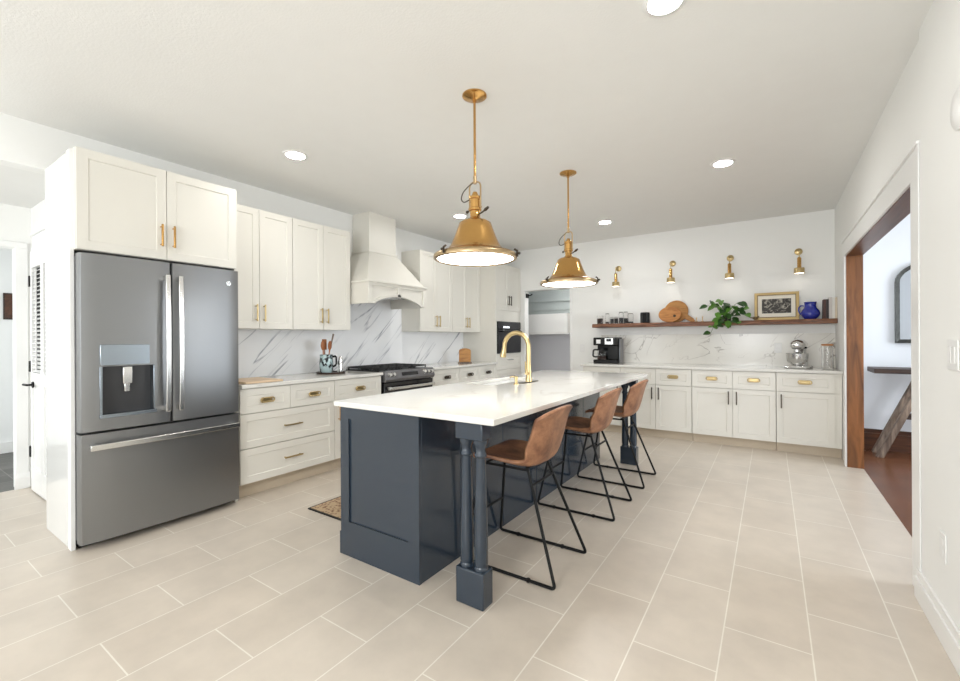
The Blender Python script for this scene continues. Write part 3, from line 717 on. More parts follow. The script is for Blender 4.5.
# ------------------------------------------------------------------ island
IX0, IX1, IY0, IY1 = -2.116, -1.50, 1.662, 4.485
ist = 0.87
isl = thing('kitchen_island', 'dark slate blue kitchen island cabinet with panelled end', 'kitchen island', (-1.81, 3.08, 0))
def ib(mb, name, mat, par=None, bevel=0, smooth=35):
    bmesh.ops.translate(mb.bm, verts=mb.bm.verts, vec=(1.81, -3.08, 0))
    return mb.build(name, mat, par or isl, bevel, smooth)
ib(MB().box(IX0, IX1-0.02, IY0+0.02, 2.82, 0, ist).box(IX0, IX1-0.02, 3.60, IY1, 0, ist).box(IX0, -2.09, 2.82, 3.60, 0, ist).box(-1.77, IX1-0.02, 2.82, 3.60, 0, ist).box(-2.09, -1.77, 2.82, 3.60, 0, 0.6), 'body', 'navy')
# end panel with one recessed field
mb = MB(); z1 = ist
mb.box(IX0, -2.045, IY0, IY0+0.02, 0, z1).box(-1.58, IX1, IY0, IY0+0.02, 0, z1).box(-2.045, -1.58, IY0, IY0+0.02, 0.80, z1).box(-2.045, -1.58, IY0, IY0+0.02, 0, 0.20).box(-2.045, -1.58, IY0+0.011, IY0+0.02, 0.20, 0.80)
mb.box(-2.126, IX0, IY0, IY0+0.6, 0, 0.13)
ib(mb, 'end_panel', 'navy')
# seating side boards
ys = [IY0+0.021, 2.02, 2.50, 3.0, 3.5, 4.0, IY1]
for i in range(6):
    ib(MB().box(IX1-0.02, IX1, ys[i]+(0.002 if i else 0), ys[i+1]-0.002, 0.0, ist-0.0), 'back_panel', 'navy', None, 0.002)
# aisle side: doors
for i in range(4):
    a = 1.75+i*0.68; o = MB().box(IX0-0.02, IX0, a, a+0.67, 0.135, 0.85); ob = ib(o, 'door', 'navy', None, 0.003)
    mbb = MB().box(IX0-0.052, IX0-0.042, a+0.62, a+0.632, 0.55, 0.70).box(IX0-0.045, IX0-0.02, a+0.62, a+0.632, 0.56, 0.57).box(IX0-0.045, IX0-0.02, a+0.62, a+0.632, 0.68, 0.69)
    ib(mbb, 'handle', 'brass', ob)
# twin-column legs
def island_leg(label, y):
    t = thing('island_leg', label, 'table leg', (-1.187, y+0.034, 0), 0, 'turned legs under the overhang of the island')
    MB().box(-0.079, 0.079, -0.044, 0.044, 0, 0.172).build('foot_block', 'navy', t, 0.006)
    MB().box(-0.079, 0.079, -0.044, 0.044, 0.785, 0.8695).build('top_block', 'navy', t, 0.006)
    for cx in (-0.041, 0.041):
        pr = [(0.034, 0.172), (0.034, 0.18), (0.030, 0.188), (0.033, 0.20), (0.033, 0.30), (0.026, 0.62), (0.0235, 0.70), (0.028, 0.703), (0.031, 0.712), (0.028, 0.72), (0.025, 0.724), (0.025, 0.745), (0.03, 0.757), (0.036, 0.77), (0.036, 0.785)]
        MB().lathe(pr, (cx, 0, 0), seg=24).build('column', 'navy', t, smooth=40)
    return t
l1 = island_leg('dark blue twin-column island leg at the near corner, in front of first stool', 1.67)
dup(l1, (-1.187, 4.41+0.034, 0), 'dark blue twin-column island leg at the far end behind the last stool')
# island top with sink cut-out
sx0, sx1, sy0, sy1 = -2.06, -1.80, 2.86, 3.56
mb = MB(); X0, X1, Y0, Y1 = -2.150, -1.032, 1.640, 4.540
vs = {}
gx = [X0, sx0, sx1, X1]; gy = [Y0, sy0, sy1, Y1]
for zi, z in enumerate((ist, ist+0.03)):
    for i, x in enumerate(gx):
        for j, y in enumerate(gy): vs[(i, j, zi)] = mb.bm.verts.new((x, y, z))
fs = []
for i in range(3):
    for j in range(3):
        if i == 1 and j == 1: continue
        for zi in (0, 1): fs.append(mb.bm.faces.new([vs[(i, j, zi)], vs[(i+1, j, zi)], vs[(i+1, j+1, zi)], vs[(i, j+1, zi)]]))
for k in range(3):
    for (a, b) in (((k, 0), (k+1, 0)), ((k, 3), (k+1, 3)), ((0, k), (0, k+1)), ((3, k), (3, k+1))):
        fs.append(mb.bm.faces.new([vs[a+(0,)], vs[b+(0,)], vs[b+(1,)], vs[a+(1,)]]))
for (a, b) in (((1, 1), (2, 1)), ((2, 1), (2, 2)), ((2, 2), (1, 2)), ((1, 2), (1, 1))):
    fs.append(mb.bm.faces.new([vs[a+(0,)], vs[b+(0,)], vs[b+(1,)], vs[a+(1,)]]))
bmesh.ops.recalc_face_normals(mb.bm, faces=fs)
o = mb.build('countertop', 'quartz', bevel=0.004); tag(o, 'large white quartz top of the kitchen island', 'countertop')
# sink basin drops inside the cabinet; the body keeps its outline round it
t = thing('sink', 'white undermount sink set in the island top behind the faucet', 'sink', ((sx0+sx1)/2, (sy0+sy1)/2, 0))
hx, hy = (sx1-sx0)/2, (sy1-sy0)/2
e_ = 0.014
bs = MB(); bs.box(-hx-e_, hx+e_, -hy-e_, hy+e_, 0.64, 0.652)
for a in ((-hx-e_, -hx-0.002, -hy-e_, hy+e_), (hx+0.002, hx+e_, -hy-e_, hy+e_), (-hx-0.002, hx+0.002, -hy-e_, -hy-0.002), (-hx-0.002, hx+0.002, hy+0.002, hy+e_)): bs.box(*a, 0.652, ist-0.001)
bs.build('basin', 'white_plastic', t, 0.001)
MB().lathe([(0.035, 0.6525), (0.035, 0.656)], (0, 0, 0)).build('drain', 'satin', t)
# faucet
zt = ist+0.03
t = thing('faucet', 'tall gold gooseneck pull-down faucet standing on the island top', 'faucet', (-1.668, 3.20, zt))
# axis of the spout runs towards -X
MB().box(-0.028, 0.028, -0.125, 0.125, 0, 0.006).build('base_plate', 'bronze', t, 0.005)
MB().lathe([(0.028, 0.006), (0.028, 0.03), (0.022, 0.05), (0.021, 0.14), (0.017, 0.16), (0.019, 0.17)], (0, 0, 0)).build('body', 'gold', t)
pts = [(0, 0, 0.165), (0, 0, 0.25), (0, 0, 0.295)]+arc((-0.116, 0, 0.295), 0.116, 8, 172, 16)[0:]+[(-0.234, 0, 0.27)]
MB().tube(pts, 0.019, 14).build('spout', 'gold', t, smooth=60)
MB().tube([(-0.233, 0, 0.285), (-0.237, 0, 0.26), (-0.244, 0, 0.225), (-0.248, 0, 0.205)], 0.02, 14, rs=[0.019, 0.022, 0.026, 0.026]).build('spray_head', 'gold', t, smooth=60)
mb = MB(); mb.tube([(0, -0.02, 0.075), (0, -0.045, 0.078)], 0.013, 12); mb.tube([(0, -0.045, 0.078), (0, -0.052, 0.12), (0, -0.056, 0.175)], 0.006, 10, rs=[0.009, 0.007, 0.006]); mb.build('handle', 'gold', t)
t = thing('soap_dispenser', 'short gold soap dispenser on the island top beside the faucet', 'soap dispenser', (-1.675, 3.0, zt))
MB().lathe([(0.022, 0), (0.022, 0.006), (0.012, 0.01), (0.012, 0.045), (0.016, 0.048), (0.016, 0.062), (0.006, 0.066)], (0, 0, 0), seg=18).build('pump', 'gold', t)
MB().tube([(0, 0, 0.056), (-0.04, 0, 0.06), (-0.055, 0, 0.052)], 0.006, 10).build('nozzle', 'gold', t)

# ------------------------------------------------------------------ bar stools (local: facing -X, rails 0.44 apart)
def make_stool(label, y):
    t = thing('bar_stool', label, 'bar stool', (-1.195, y, 0), 0, 'leather bar stools along the island')
    ox = 1.195
    prof = [(-1.43, 0.598), (-1.42, 0.612), (-1.36, 0.612), (-1.28, 0.598), (-1.20, 0.583), (-1.13, 0.576), (-1.085, 0.583), (-1.05, 0.605), (-1.028, 0.64), (-1.012, 0.69), (-0.998, 0.745), (-0.984, 0.80), (-0.968, 0.85), (-0.952, 0.89), (-0.945, 0.905)]
    n = len(prof); m = 14; rows = []
    mb = MB()
    for i, (x, z) in enumerate(prof):
        s = i/(n-1)
        hw = 0.205 if s < 0.45 else 0.205-0.012*((s-0.45)/0.55)
        hw *= (0.90 if i == 0 else 0.94 if i == 1 else 1) * (0.90 if i == n-1 else 0.965 if i == n-2 else 1)
        up = 0.05*min(1, max(0, (s-0.05)/0.35)) * (1 if s < 0.6 else max(0, 1-(s-0.6)/0.12))   # side lift of the seat
        fw = 0.062*min(1, max(0, (s-0.42)/0.15)) * (1 if s < 0.9 else 1-(s-0.9)*4)              # side wrap of the back
        row = []
        for j in range(m+1):
            u = -1+2*j/m; a = abs(u)**3
            row.append(mb.bm.verts.new((x+0.012+ox-fw*a, u*hw, z-0.012+up*a-(0.03*a if i >= n-2 else 0))))
        rows.append(row)
    for i in range(n-1):
        for j in range(m): mb.bm.faces.new([rows[i][j], rows[i+1][j], rows[i+1][j+1], rows[i][j+1]])
    bmesh.ops.recalc_face_normals(mb.bm, faces=mb.bm.faces)
    o = mb.build('seat_shell', 'leather', t, smooth=80)
    md = o.modifiers.new('solid', 'SOLIDIFY'); md.thickness = 0.022; md.offset = 0
    md = o.modifiers.new('bevel', 'BEVEL'); md.width = 0.006; md.segments = 2
    md = o.modifiers.new('sub', 'SUBSURF'); md.levels = 1; md.render_levels = 1
    # legs: each side one bent rod
    for sy in (-1, 1):
        yb = sy*0.22; yt = sy*0.12; r = 0.0085
        pts = fillet([(-1.385+ox, yt, 0.552), (-1.484+ox, yb, r), (-0.900+ox, yb, r), (-1.10+ox, yt, 0.548)], 0.022, 5)
        MB().tube(pts, r, 10).build('leg_frame', 'black_matte', t, smooth=60)
        for fx in (-1.35, -1.05): MB().cyl((fx+ox, yb, 0), 0.0105, 0.018, 'Z', 10).build('foot_pad', 'black_matte', t)
    mb = MB()
    for q in (-0.122, 0.122): mb.tube([(-1.39+ox, q, 0.545), (-1.09+ox, q, 0.545)], 0.007)
    for q in (-1.37, -1.12): mb.tube([(q+ox, -0.122, 0.548), (q+ox, 0.122, 0.548)], 0.007)
    mb.build('seat_frame', 'black_matte', t)
    k = 0.47/0.56
    f = 0.47/0.55; xx = -0.900-0.20*f; yy = 0.22-0.10*f
    MB().tube([(xx+ox, -yy, 0.47), (xx+ox, yy, 0.47)], 0.007).build('rear_stretcher', 'black_matte', t)
    f = 0.24/0.55; xx = -1.484+0.099*f; yy = 0.22-0.10*f
    MB().tube([(xx+ox, -yy, 0.24), (xx+ox, yy, 0.24)], 0.008).build('footrest', 'black_matte', t)
    return t
s1 = make_stool('tan leather bar stool with black sled legs, nearest to the camera', 2.218)
dup(s1, (-1.19, 3.195, 0), 'tan leather bar stool with black sled legs, middle of the three')
dup(s1, (-1.175, 3.97, 0), 'tan leather bar stool with black sled legs, farthest, by the far island leg')

# ------------------------------------------------------------------ pendants
def pendant(label, x, y):
    t = thing('pendant_lamp', label, 'pendant lamp', (x, y, ZC), 0, 'brass pendants above the island')
    z = lambda h: h-ZC
    MB().lathe([(0.073, z(2.7195)), (0.073, z(2.712)), (0.062, z(2.706)), (0.03, z(2.699)), (0.012, z(2.692)), (0.012, z(2.68))], seg=32).build('canopy', 'brass', t, smooth=40)
    MB().tube([(0, 0, z(2.69)), (0, 0, z(2.20))], 0.0075, 12).build('rod', 'brass', t)
    # yoke
    pts = fillet([(-0.040, 0, z(2.04)), (-0.040, 0, z(2.20)), (0.040, 0, z(2.20)), (0.040, 0, z(2.04))], 0.035, 6)
    mb = MB(); mb.tube(pts, 0.005, 10); mb.tube([(0, 0, z(2.19)), (0, 0, z(2.235))], 0.011, 12)
    mb.tube([(-0.046, 0, z(2.045)), (0.046, 0, z(2.045))], 0.006, 10)
    mb.build('yoke', 'brass_rim', t)
    # socket housing
    MB().lathe([(0.040, z(1.965)), (0.042, z(1.975)), (0.034, z(1.985)), (0.030, z(1.99)), (0.030, z(2.025)), (0.038, z(2.028)), (0.038, z(2.042)), (0.030, z(2.047)), (0.030, z(2.095)), (0.036, z(2.098)), (0.036, z(2.112)), (0.022, z(2.118)), (0.012, z(2.14))], seg=24).build('socket_housing', 'brass', t, smooth=40)
    mb = MB(); mb.tube([(0.03, 0, z(2.005)), (0.06, -0.01, z(2.01)), (0.075, -0.012, z(2.018))], 0.005, 10); mb.tube([(0.07, -0.012, z(2.014)), (0.085, -0.014, z(2.02)), (0.105, -0.016, z(2.03))], 0.009, 10, rs=[0.005, 0.010, 0.007]); mb.build('lever', 'bronze', t)
    mb = MB(); mb.tube([(-0.028, 0, z(2.04)), (-0.055, 0, z(2.03))], 0.006, 10); mb.sphere((-0.058, 0, z(2.03)), 0.009, 10); mb.build('thumb_screw', 'bronze', t)
    # cable loop
    cpts = [(0.0, 0, z(2.20)), (-0.03, -0.01, z(2.185)), (-0.075, -0.015, z(2.15)), (-0.09, -0.015, z(2.11)), (-0.07, -0.01, z(2.09)), (-0.03, -0.005, z(2.105)), (-0.01, 0, z(2.13)), (0.005, 0, z(2.125)), (0.008, 0, z(2.10))]
    sm = []
    for i in range(len(cpts)-1):
        p0 = Vector(cpts[max(i-1, 0)]); p1 = Vector(cpts[i]); p2 = Vector(cpts[i+1]); p3 = Vector(cpts[min(i+2, len(cpts)-1)])
        for k in range(5):
            u = k/5; sm.append(0.5*((2*p1)+(p2-p0)*u+(2*p0-5*p1+4*p2-p3)*u*u+(3*p1-p0-3*p2+p3)*u**3))
    MB().tube(sm, 0.0035, 8).build('cable', 'bronze', t, smooth=60)
    outer = [(0.040, 1.975), (0.072, 1.968), (0.095, 1.955), (0.110, 1.915), (0.128, 1.870), (0.148, 1.828), (0.170, 1.802), (0.200, 1.790), (0.232, 1.782)]
    inner = [(r-0.004, h-0.004) for r, h in outer][::-1]
    outer = [(r, 1.975-(1.975-h)*1.06) for r, h in outer]; inner = [(r, 1.975-(1.975-h)*1.06) for r, h in inner]
    prof = [(r, z(h)) for r, h in outer+inner]
    mb = MB().lathe(prof+[prof[0]], seg=48, cap=False)
    mb.build('shade', 'brass', t, smooth=60)
    ring = [(0.228, 1.783), (0.246, 1.777), (0.250, 1.765), (0.249, 1.752), (0.236, 1.746), (0.228, 1.750), (0.226, 1.764), (0.228, 1.783)]
    rim = MB().lathe([(r, z(h-0.013)) for r, h in ring], seg=56, cap=False).build('rim', 'brass_rim', t, smooth=60)
    for k in range(3):
        a = math.radians(20+120*k); cx, cy = math.cos(a), math.sin(a)
        mb = MB(); mb.tube([(0.236*cx, 0.236*cy, z(1.787)), (0.252*cx, 0.252*cy, z(1.777)), (0.254*cx, 0.254*cy, z(1.742))], 0.006, 8); mb.sphere((0.264*cx, 0.264*cy, z(1.762)), 0.009, 10)
        mb.build('clip', 'bronze', rim)
    MB().lathe([(0.0005, z(1.738)), (0.12, z(1.738)), (0.2265, z(1.741)), (0.2265, z(1.745)), (0.0005, z(1.745))], seg=48, cap=False).build('diffuser', 'glow', t, smooth=60)
    return t
p1 = pendant('brass dome pendant lamp over the near half of the island', -1.466, 2.135)
dup(p1, (-1.477, 3.601, ZC), 'brass dome pendant lamp over the far half of the island', rz=math.radians(-12.5))

# ------------------------------------------------------------------ recessed ceiling lights
def can(label, x, y):
    t = thing('recessed_light', label, 'ceiling light', (x, y, ZC), 0, 'round recessed lights in the kitchen ceiling')
    MB().lathe([(0.068, -0.003), (0.070, -0.008), (0.092, -0.004), (0.095, -0.0005), (0.068, -0.0005), (0.068, -0.003)], seg=36, cap=False).build('trim_ring', 'white_plastic', t, smooth=60)
    MB().lathe([(0.0, -0.002), (0.068, -0.002)], seg=32, cap=False).build('lens', 'can_glow', t)
    return t
c0 = can('round recessed ceiling light near the refrigerator and upper cabinets', -3.105, 2.024)
for x, y, lb in ((-0.326, 4.138, 'round recessed ceiling light near the right wall before the sconces'), (-1.723, 5.392, 'round recessed ceiling light in front of the back wall, just right of far pendant'),
                 (-3.056, 4.133, 'round recessed ceiling light partly hidden behind the near pendant'), (-0.374, 2.004, 'round recessed ceiling light cut by the top edge of the photo'),
                 ):
    dup(c0, (x, y, ZC), lb)

# ------------------------------------------------------------------ wall sconces
def sconce(label, x):
    t = thing('wall_sconce', label, 'wall lamp', (x, YB, 2.27), 0, 'brass sconces above the floating shelf')
    MB().lathe([(0.040, -0.0005), (0.040, -0.010), (0.030, -0.014), (0.012, -0.020)], axis='Y', seg=28).build('backplate', 'gold', t, smooth=40)
    mb = MB(); mb.tube(fillet([(0, -0.02, 0), (0, -0.15, 0.008), (0, -0.15, -0.095)], 0.035, 6), 0.0055, 10); mb.build('arm', 'gold', t, smooth=60)
    MB().lathe([(0.010, -0.085), (0.016, -0.09), (0.020, -0.098), (0.020, -0.205), (0.022, -0.21)], (0, -0.15, 0), seg=20).build('socket', 'brass', t, smooth=40)
    MB().lathe([(0.022, -0.206), (0.048, -0.210), (0.051, -0.218), (0.051, -0.272), (0.046, -0.272), (0.046, -0.22), (0.022, -0.214)], (0, -0.15, 0), seg=28, cap=False).build('cup', 'gold', t, smooth=40)
    MB().lathe([(0.0, -0.262), (0.046, -0.262), (0.046, -0.27), (0.0, -0.274)], (0, -0.15, 0), seg=24, cap=False).build('bulb', 'sconce_glow', t)
    return t
s0 = sconce('small brass sconce above the shelf, above the spice jars', -1.835)
dup(s0, (-1.105, YB, 2.27), 'small brass sconce above the round wooden boards')
dup(s0, (-0.425, YB, 2.27), 'small brass sconce above the trailing plant')
dup(s0, (0.275, YB, 2.27), 'small brass sconce above the blue pitcher, nearest the doorway')

# ------------------------------------------------------------------ floating shelf
mb = MB()
nx = 40; top, bot = [], []
for i in range(nx+1):
    x = -2.15+(XR-0.003+2.15)*i/nx
    top.append((x, 6.122+0.012*math.sin(i*1.3)*random.random())); bot.append((x, 6.112+0.010*math.sin(i*0.9+1)*random.random()))
TZ, BZ = 1.465, 1.412
vt = [mb.bm.verts.new((x, y, TZ)) for x, y in top]; vm = [mb.bm.verts.new((x, y-0.006, (TZ+BZ)/2+0.005*math.sin(i*2.1))) for i, (x, y) in enumerate(bot)]; vb = [mb.bm.verts.new((x, y, BZ)) for x, y in bot]
wt = [mb.bm.verts.new((x, YB-0.001, TZ)) for x, y in top]; wb = [mb.bm.verts.new((x, YB-0.001, BZ)) for x, y in bot]
F_ = mb.bm.faces.new
for i in range(nx):
    F_([vt[i], vt[i+1], wt[i+1], wt[i]]); F_([vb[i+1], vb[i], wb[i], wb[i+1]]); F_([vm[i], vm[i+1], vt[i+1], vt[i]]); F_([vb[i], vb[i+1], vm[i+1], vm[i]]); F_([wt[i], wt[i+1], wb[i+1], wb[i]])
F_([vt[0], wt[0], wb[0], vb[0], vm[0]]); F_([vt[-1], vm[-1], vb[-1], wb[-1], wt[-1]])
bmesh.ops.recalc_face_normals(mb.bm, faces=mb.bm.faces)
o = mb.build('floating_shelf', 'shelf_wood', smooth=50); tag(o, 'long live-edge dark wood shelf on the back wall below the sconces', 'shelf')

# ------------------------------------------------------------------ things on the shelf
def jar(label, x, y, r, h, fill, mat, lid='gold', cork=False):
    t = thing('jar', label, 'jar', (x, y, TZ), 0, 'spice jars at the left end of the shelf')
    MB().lathe([(r, 0.0005), (r, h*0.86), (r*0.85, h*0.93), (r*0.85, h*0.96), (r*0.80, h*0.96), (r*0.80, h*0.9), (r*0.94, h*0.84), (r*0.94, 0.004), (0.0, 0.004)], seg=20, cap=False).build('glass_body', 'glass', t, smooth=50)
    MB().lathe([(r*0.90, 0.006), (r*0.90, h*fill)], seg=20).build('contents', mat, t)
    MB().lathe([(r*0.9, h*0.955), (r*0.92, h), (r*0.5, h*1.01)], seg=20).build('lid', lid, t)
    return t
jar('wide glass jar of dark beans, leftmost on the shelf', -2.07, 6.22, 0.045, 0.13, 0.62, 'coffee', 'white_plastic')
jar('slim glass bottle with black stopper, second from the left end', -1.965, 6.23, 0.028, 0.15, 0.2, 'coffee', 'black')
jar('short glass spice jar with dark contents, third from the left end', -1.895, 6.22, 0.027, 0.095, 0.8, 'charcoal', 'bronze')
jar('short glass spice jar with dark contents, fourth from the left end', -1.835, 6.22, 0.027, 0.095, 0.8, 'charcoal', 'bronze')
jar('tall glass jar half full of dark contents, under the left sconce', -1.765, 6.22, 0.030, 0.165, 0.5, 'charcoal', 'bronze')
jar('tall glass jar half full, right neighbour of the other tall jar', -1.70, 6.22, 0.030, 0.165, 0.45, 'charcoal', 'bronze')
jar('glass jar nearly empty with a flat lid, last of the row', -1.635, 6.23, 0.036, 0.14, 0.18, 'charcoal', 'bronze')
# fluted black canister
t = thing('canister', 'black ribbed cylindrical canister on the shelf', 'canister', (-1.44, 6.22, TZ))
ring = []
for k in range(48):
    a = 2*PI*k/48; r = 0.058+(0.003 if k % 2 else -0.002); ring.append((r*math.cos(a), r*math.sin(a)))
MB().prism(ring, 0.0005, 0.135).build('body', 'black', t, smooth=0)
MB().lathe([(0.059, 0.135), (0.059, 0.146), (0.02, 0.15)], seg=28).build('lid', 'black', t)
# round boards leaning on the wall
def disc_board(name, label, x, y, r, th, lean, mat, hole=None, handle=None, sx=1.0, zadd=0.0):
    t = thing(name, label, 'cutting board', (x, y, TZ)); mb = MB()
    pts = []
    n = 40
    for k in range(n):
        a = 2*PI*k/n
        pts.append((r*sx*math.cos(a), r+r*math.sin(a)))
    mb.prism(pts, -th/2, th/2, 'Y')
    if handle:
        a0, L, wd = handle; a = math.radians(a0); dx, dz = math.cos(a), math.sin(a); nx_, nz = -dz, dx
        hp = []
        for (u, wv) in ((r*0.9, -wd), (r+L*0.7, -wd*0.8), (r+L, -wd*0.3), (r+L, wd*0.3), (r+L*0.7, wd*0.8), (r*0.9, wd)):
            hp.append((dx*u*1.0+nx_*wv, r+dz*u+nz*wv))
        mb.prism(hp, -th/2+0.0005, th/2-0.0005, 'Y')
    o = mb.build('board', mat, t, 0.004, rot=(-lean, 0, 0), loc=(0, 0, th/2*math.sin(lean)+0.001+zadd))
    if hole: MB().cyl((hole[0], -th/2-0.0012, hole[1]), 0.018, 0.001, 'Y', 18).build('hole', 'bronze', o)
    return t
disc_board('cutting_board', 'large round light wooden board with handle leaning on the wall', -1.06, 6.30, 0.150, 0.018, 0.16, 'board', None, (-32, 0.12, 0.035))
disc_board('cutting_board', 'smaller oval reddish wooden board with a hole, in front of the round one', -1.125, 6.225, 0.108, 0.02, 0.22, 'board_dark', (0.06, 0.085), None, 1.32)
# candle holders / tiny bottles
def candle(label, x, h):
    t = thing('candlestick', label, 'candlestick', (x, 6.22, TZ))
    MB().lathe([(0.018, 0.0005), (0.018, 0.006), (0.006, 0.012), (0.006, h*0.7), (0.012, h*0.74), (0.012, h*0.8)], seg=16).build('holder', 'brass_rim', t)
    MB().lathe([(0.007, h*0.78), (0.007, h)], seg=12).build('candle', 'paper', t)
candle('tiny brass candlestick beside the round board handle', -0.80, 0.065); candle('tiny brass candlestick next to the plant', -0.73, 0.08)
# trailing plant
t = thing('potted_plant', 'leafy green trailing plant in a small dark pot on the shelf', 'potted plant', (-0.45, 6.19, TZ))
MB().lathe([(0.04, 0.0005), (0.05, 0.08), (0.053, 0.085), (0.047, 0.085), (0.045, 0.07)], seg=24, cap=False).build('pot', 'pot', t)
MB().lathe([(0.0, 0.07), (0.0455, 0.07)], seg=24, cap=False).build('soil', 'coffee', t)
def leaf(mb, c, d, up, L, wd):
    d = Vector(d).normalized(); s = d.cross(Vector(up)).normalized(); nn = s.cross(d)
    prof = [(0, 0.0), (0.18, 0.75), (0.4, 1.0), (0.65, 0.8), (0.85, 0.4), (1, 0.0)]
    c = Vector(c); L_, R_, C_ = [], [], []
    for u, w_ in prof:
        base = c+d*L*u-Vector((0, 0, 1))*0.25*L*u*u
        C_.append(mb.bm.verts.new(base)); L_.append(mb.bm.verts.new(base+s*wd*w_+nn*wd*0.25*w_)); R_.append(mb.bm.verts.new(base-s*wd*w_+nn*wd*0.25*w_))
    for i in range(len(prof)-1):
        for A in (L_, R_):
            if i == 0: vv = [C_[0], A[1], C_[1]]
            elif i == len(prof)-2: vv = [C_[i], A[i], C_[i+1]]
            else: vv = [C_[i], A[i], A[i+1], C_[i+1]]
            try: mb.bm.faces.new(vv)
            except Exception: pass
rnd = random.Random(11)
m1, m2, st = MB(), MB(), MB()
vines = [  # end points of the stems, relative to the pot
    (-0.17, -0.06, 0.19), (-0.24, -0.05, 0.16), (-0.13, -0.08, 0.15), (-0.06, -0.10, 0.21), (0.01, -0.08, 0.18), (0.05, -0.10, 0.13), (0.17, -0.05, 0.19), (0.16, -0.08, 0.12), (0.24, -0.06, 0.06), (0.20, -0.07, 0.10),
    (0.10, -0.12, 0.04), (0.13, -0.12, -0.03), (0.0, -0.14, 0.05), (-0.03, -0.15, -0.08), (-0.10, -0.15, -0.10), (-0.19, -0.15, -0.15), (-0.02, -0.13, 0.10), (0.06, -0.14, -0.02), (-0.10, -0.12, 0.08), (-0.03, -0.15, -0.02), (0.03, -0.15, -0.10), (-0.06, -0.14, 0.0)]
for i, e in enumerate(vines):
    e = Vector(e); e.x = e.x*0.86-0.005; e.z = e.z*1.1+0.02; p0 = Vector((0, 0, 0.07)); mid_ = p0*0.5+e*0.5+Vector((0, 0, 0.07))
    if e.z < 0.0: mid_.y = min(mid_.y, -0.12); mid_.z = max(mid_.z, 0.08)
    pts = [p0*(1-t_)**2+mid_*2*t_*(1-t_)+e*t_*t_ for t_ in [k/6 for k in range(7)]]
    st.tube(pts, 0.0022, 6)
    for k, q in ((4, 0.75), (6, 1.0)) if i % 3 else ((3, 0.7), (5, 0.85), (6, 1.0)):
        d = Vector((e.x*3+rnd.uniform(-0.5, 0.5), -0.55+rnd.uniform(-0.3, 0.25), rnd.uniform(-0.6, 0.35)))
        (m1 if (i+k) % 3 else m2 if True else m1)
        tgt = m1 if rnd.random() < 0.55 else m2
        leaf(tgt, pts[k], d, (rnd.uniform(-0.4, 0.4), -0.9, 0.8), rnd.uniform(0.085, 0.115), rnd.uniform(0.032, 0.042))
st.build('stems', 'stem', t)
m1.build('leaves', 'leaf', t, smooth=60); m2.build('leaves', 'leaf2', t, smooth=60)
# figurine by the frame
t = thing('bird_figurine', 'small dark bird figurine just left of the framed print', 'figurine', (-0.155, 6.18, TZ))
mb = MB(); mb.sphere((0, 0, 0.028), 0.02, 14, (1.5, 0.9, 0.9)); mb.sphere((0.028, 0, 0.045), 0.011, 12); mb.tube([(0.036, 0, 0.045), (0.048, 0, 0.044)], 0.003, 8, rs=[0.003, 0.0008]); mb.tube([(-0.025, 0, 0.03), (-0.06, 0, 0.036)], 0.005, 8, rs=[0.008, 0.003]); mb.build('body', 'gilt_dark', t)
MB().cyl((0, 0, 0.0005), 0.014, 0.012, 'Z', 14).build('base', 'gilt_dark', t)
# framed print, leaning
t = thing('picture_frame', 'gilt framed dark sketch print leaning on the wall above the shelf', 'picture', (0.055, 6.285, TZ), 0)
t.rotation_euler = (-0.11, 0, 0); t.location.z = TZ+0.0025
w2, hh = 0.222, 0.335
mb = MB(); mb.box(-w2, w2, -0.011, 0.011, 0, 0.030).box(-w2, w2, -0.011, 0.011, hh-0.030, hh).box(-w2, -w2+0.030, -0.011, 0.011, 0.030, hh-0.030).box(w2-0.030, w2, -0.011, 0.011, 0.030, hh-0.030)
mb.build('frame', 'gilt', t, 0.003)
a_, b_ = w2-0.030, 0.030
MB().box(-a_-0.001, a_+0.001, -0.004, 0.004, b_, hh-b_).build('mat', 'mat_board', t)
MB().box(-a_-0.0, -a_+0.006, -0.0125, -0.004, b_, hh-b_).box(a_-0.006, a_, -0.0125, -0.004, b_, hh-b_).box(-a_, a_, -0.0125, -0.004, b_, b_+0.006).box(-a_, a_, -0.0125, -0.004, hh-b_-0.006, hh-b_).build('inner_edge', 'gilt_dark', t)
MB().box(-0.145, 0.145, -0.0055, -0.004, 0.082, hh-0.078).build('print', 'art', t)
# blue pitcher
t = thing('pitcher', 'cobalt blue glazed pitcher on the shelf beside the books', 'pitcher', (0.375, 6.21, TZ))
MB().lathe([(0.0, 0.0005), (0.05, 0.0005), (0.062, 0.01), (0.087, 0.045), (0.09, 0.07), (0.08, 0.10), (0.058, 0.13), (0.052, 0.15), (0.056, 0.185), (0.062, 0.195), (0.058, 0.196), (0.050, 0.18), (0.047, 0.15), (0.07, 0.10), (0.08, 0.07), (0.05, 0.012), (0.0, 0.01)], seg=32, cap=False).build('body', 'blue_glaze', t, smooth=60)
MB().tube([(-0.055, 0, 0.15), (-0.085, 0, 0.158), (-0.105, 0, 0.135), (-0.108, 0, 0.10), (-0.098, 0, 0.07), (-0.085, 0, 0.055)], 0.008, 10).build('handle', 'blue_glaze', t, smooth=60)
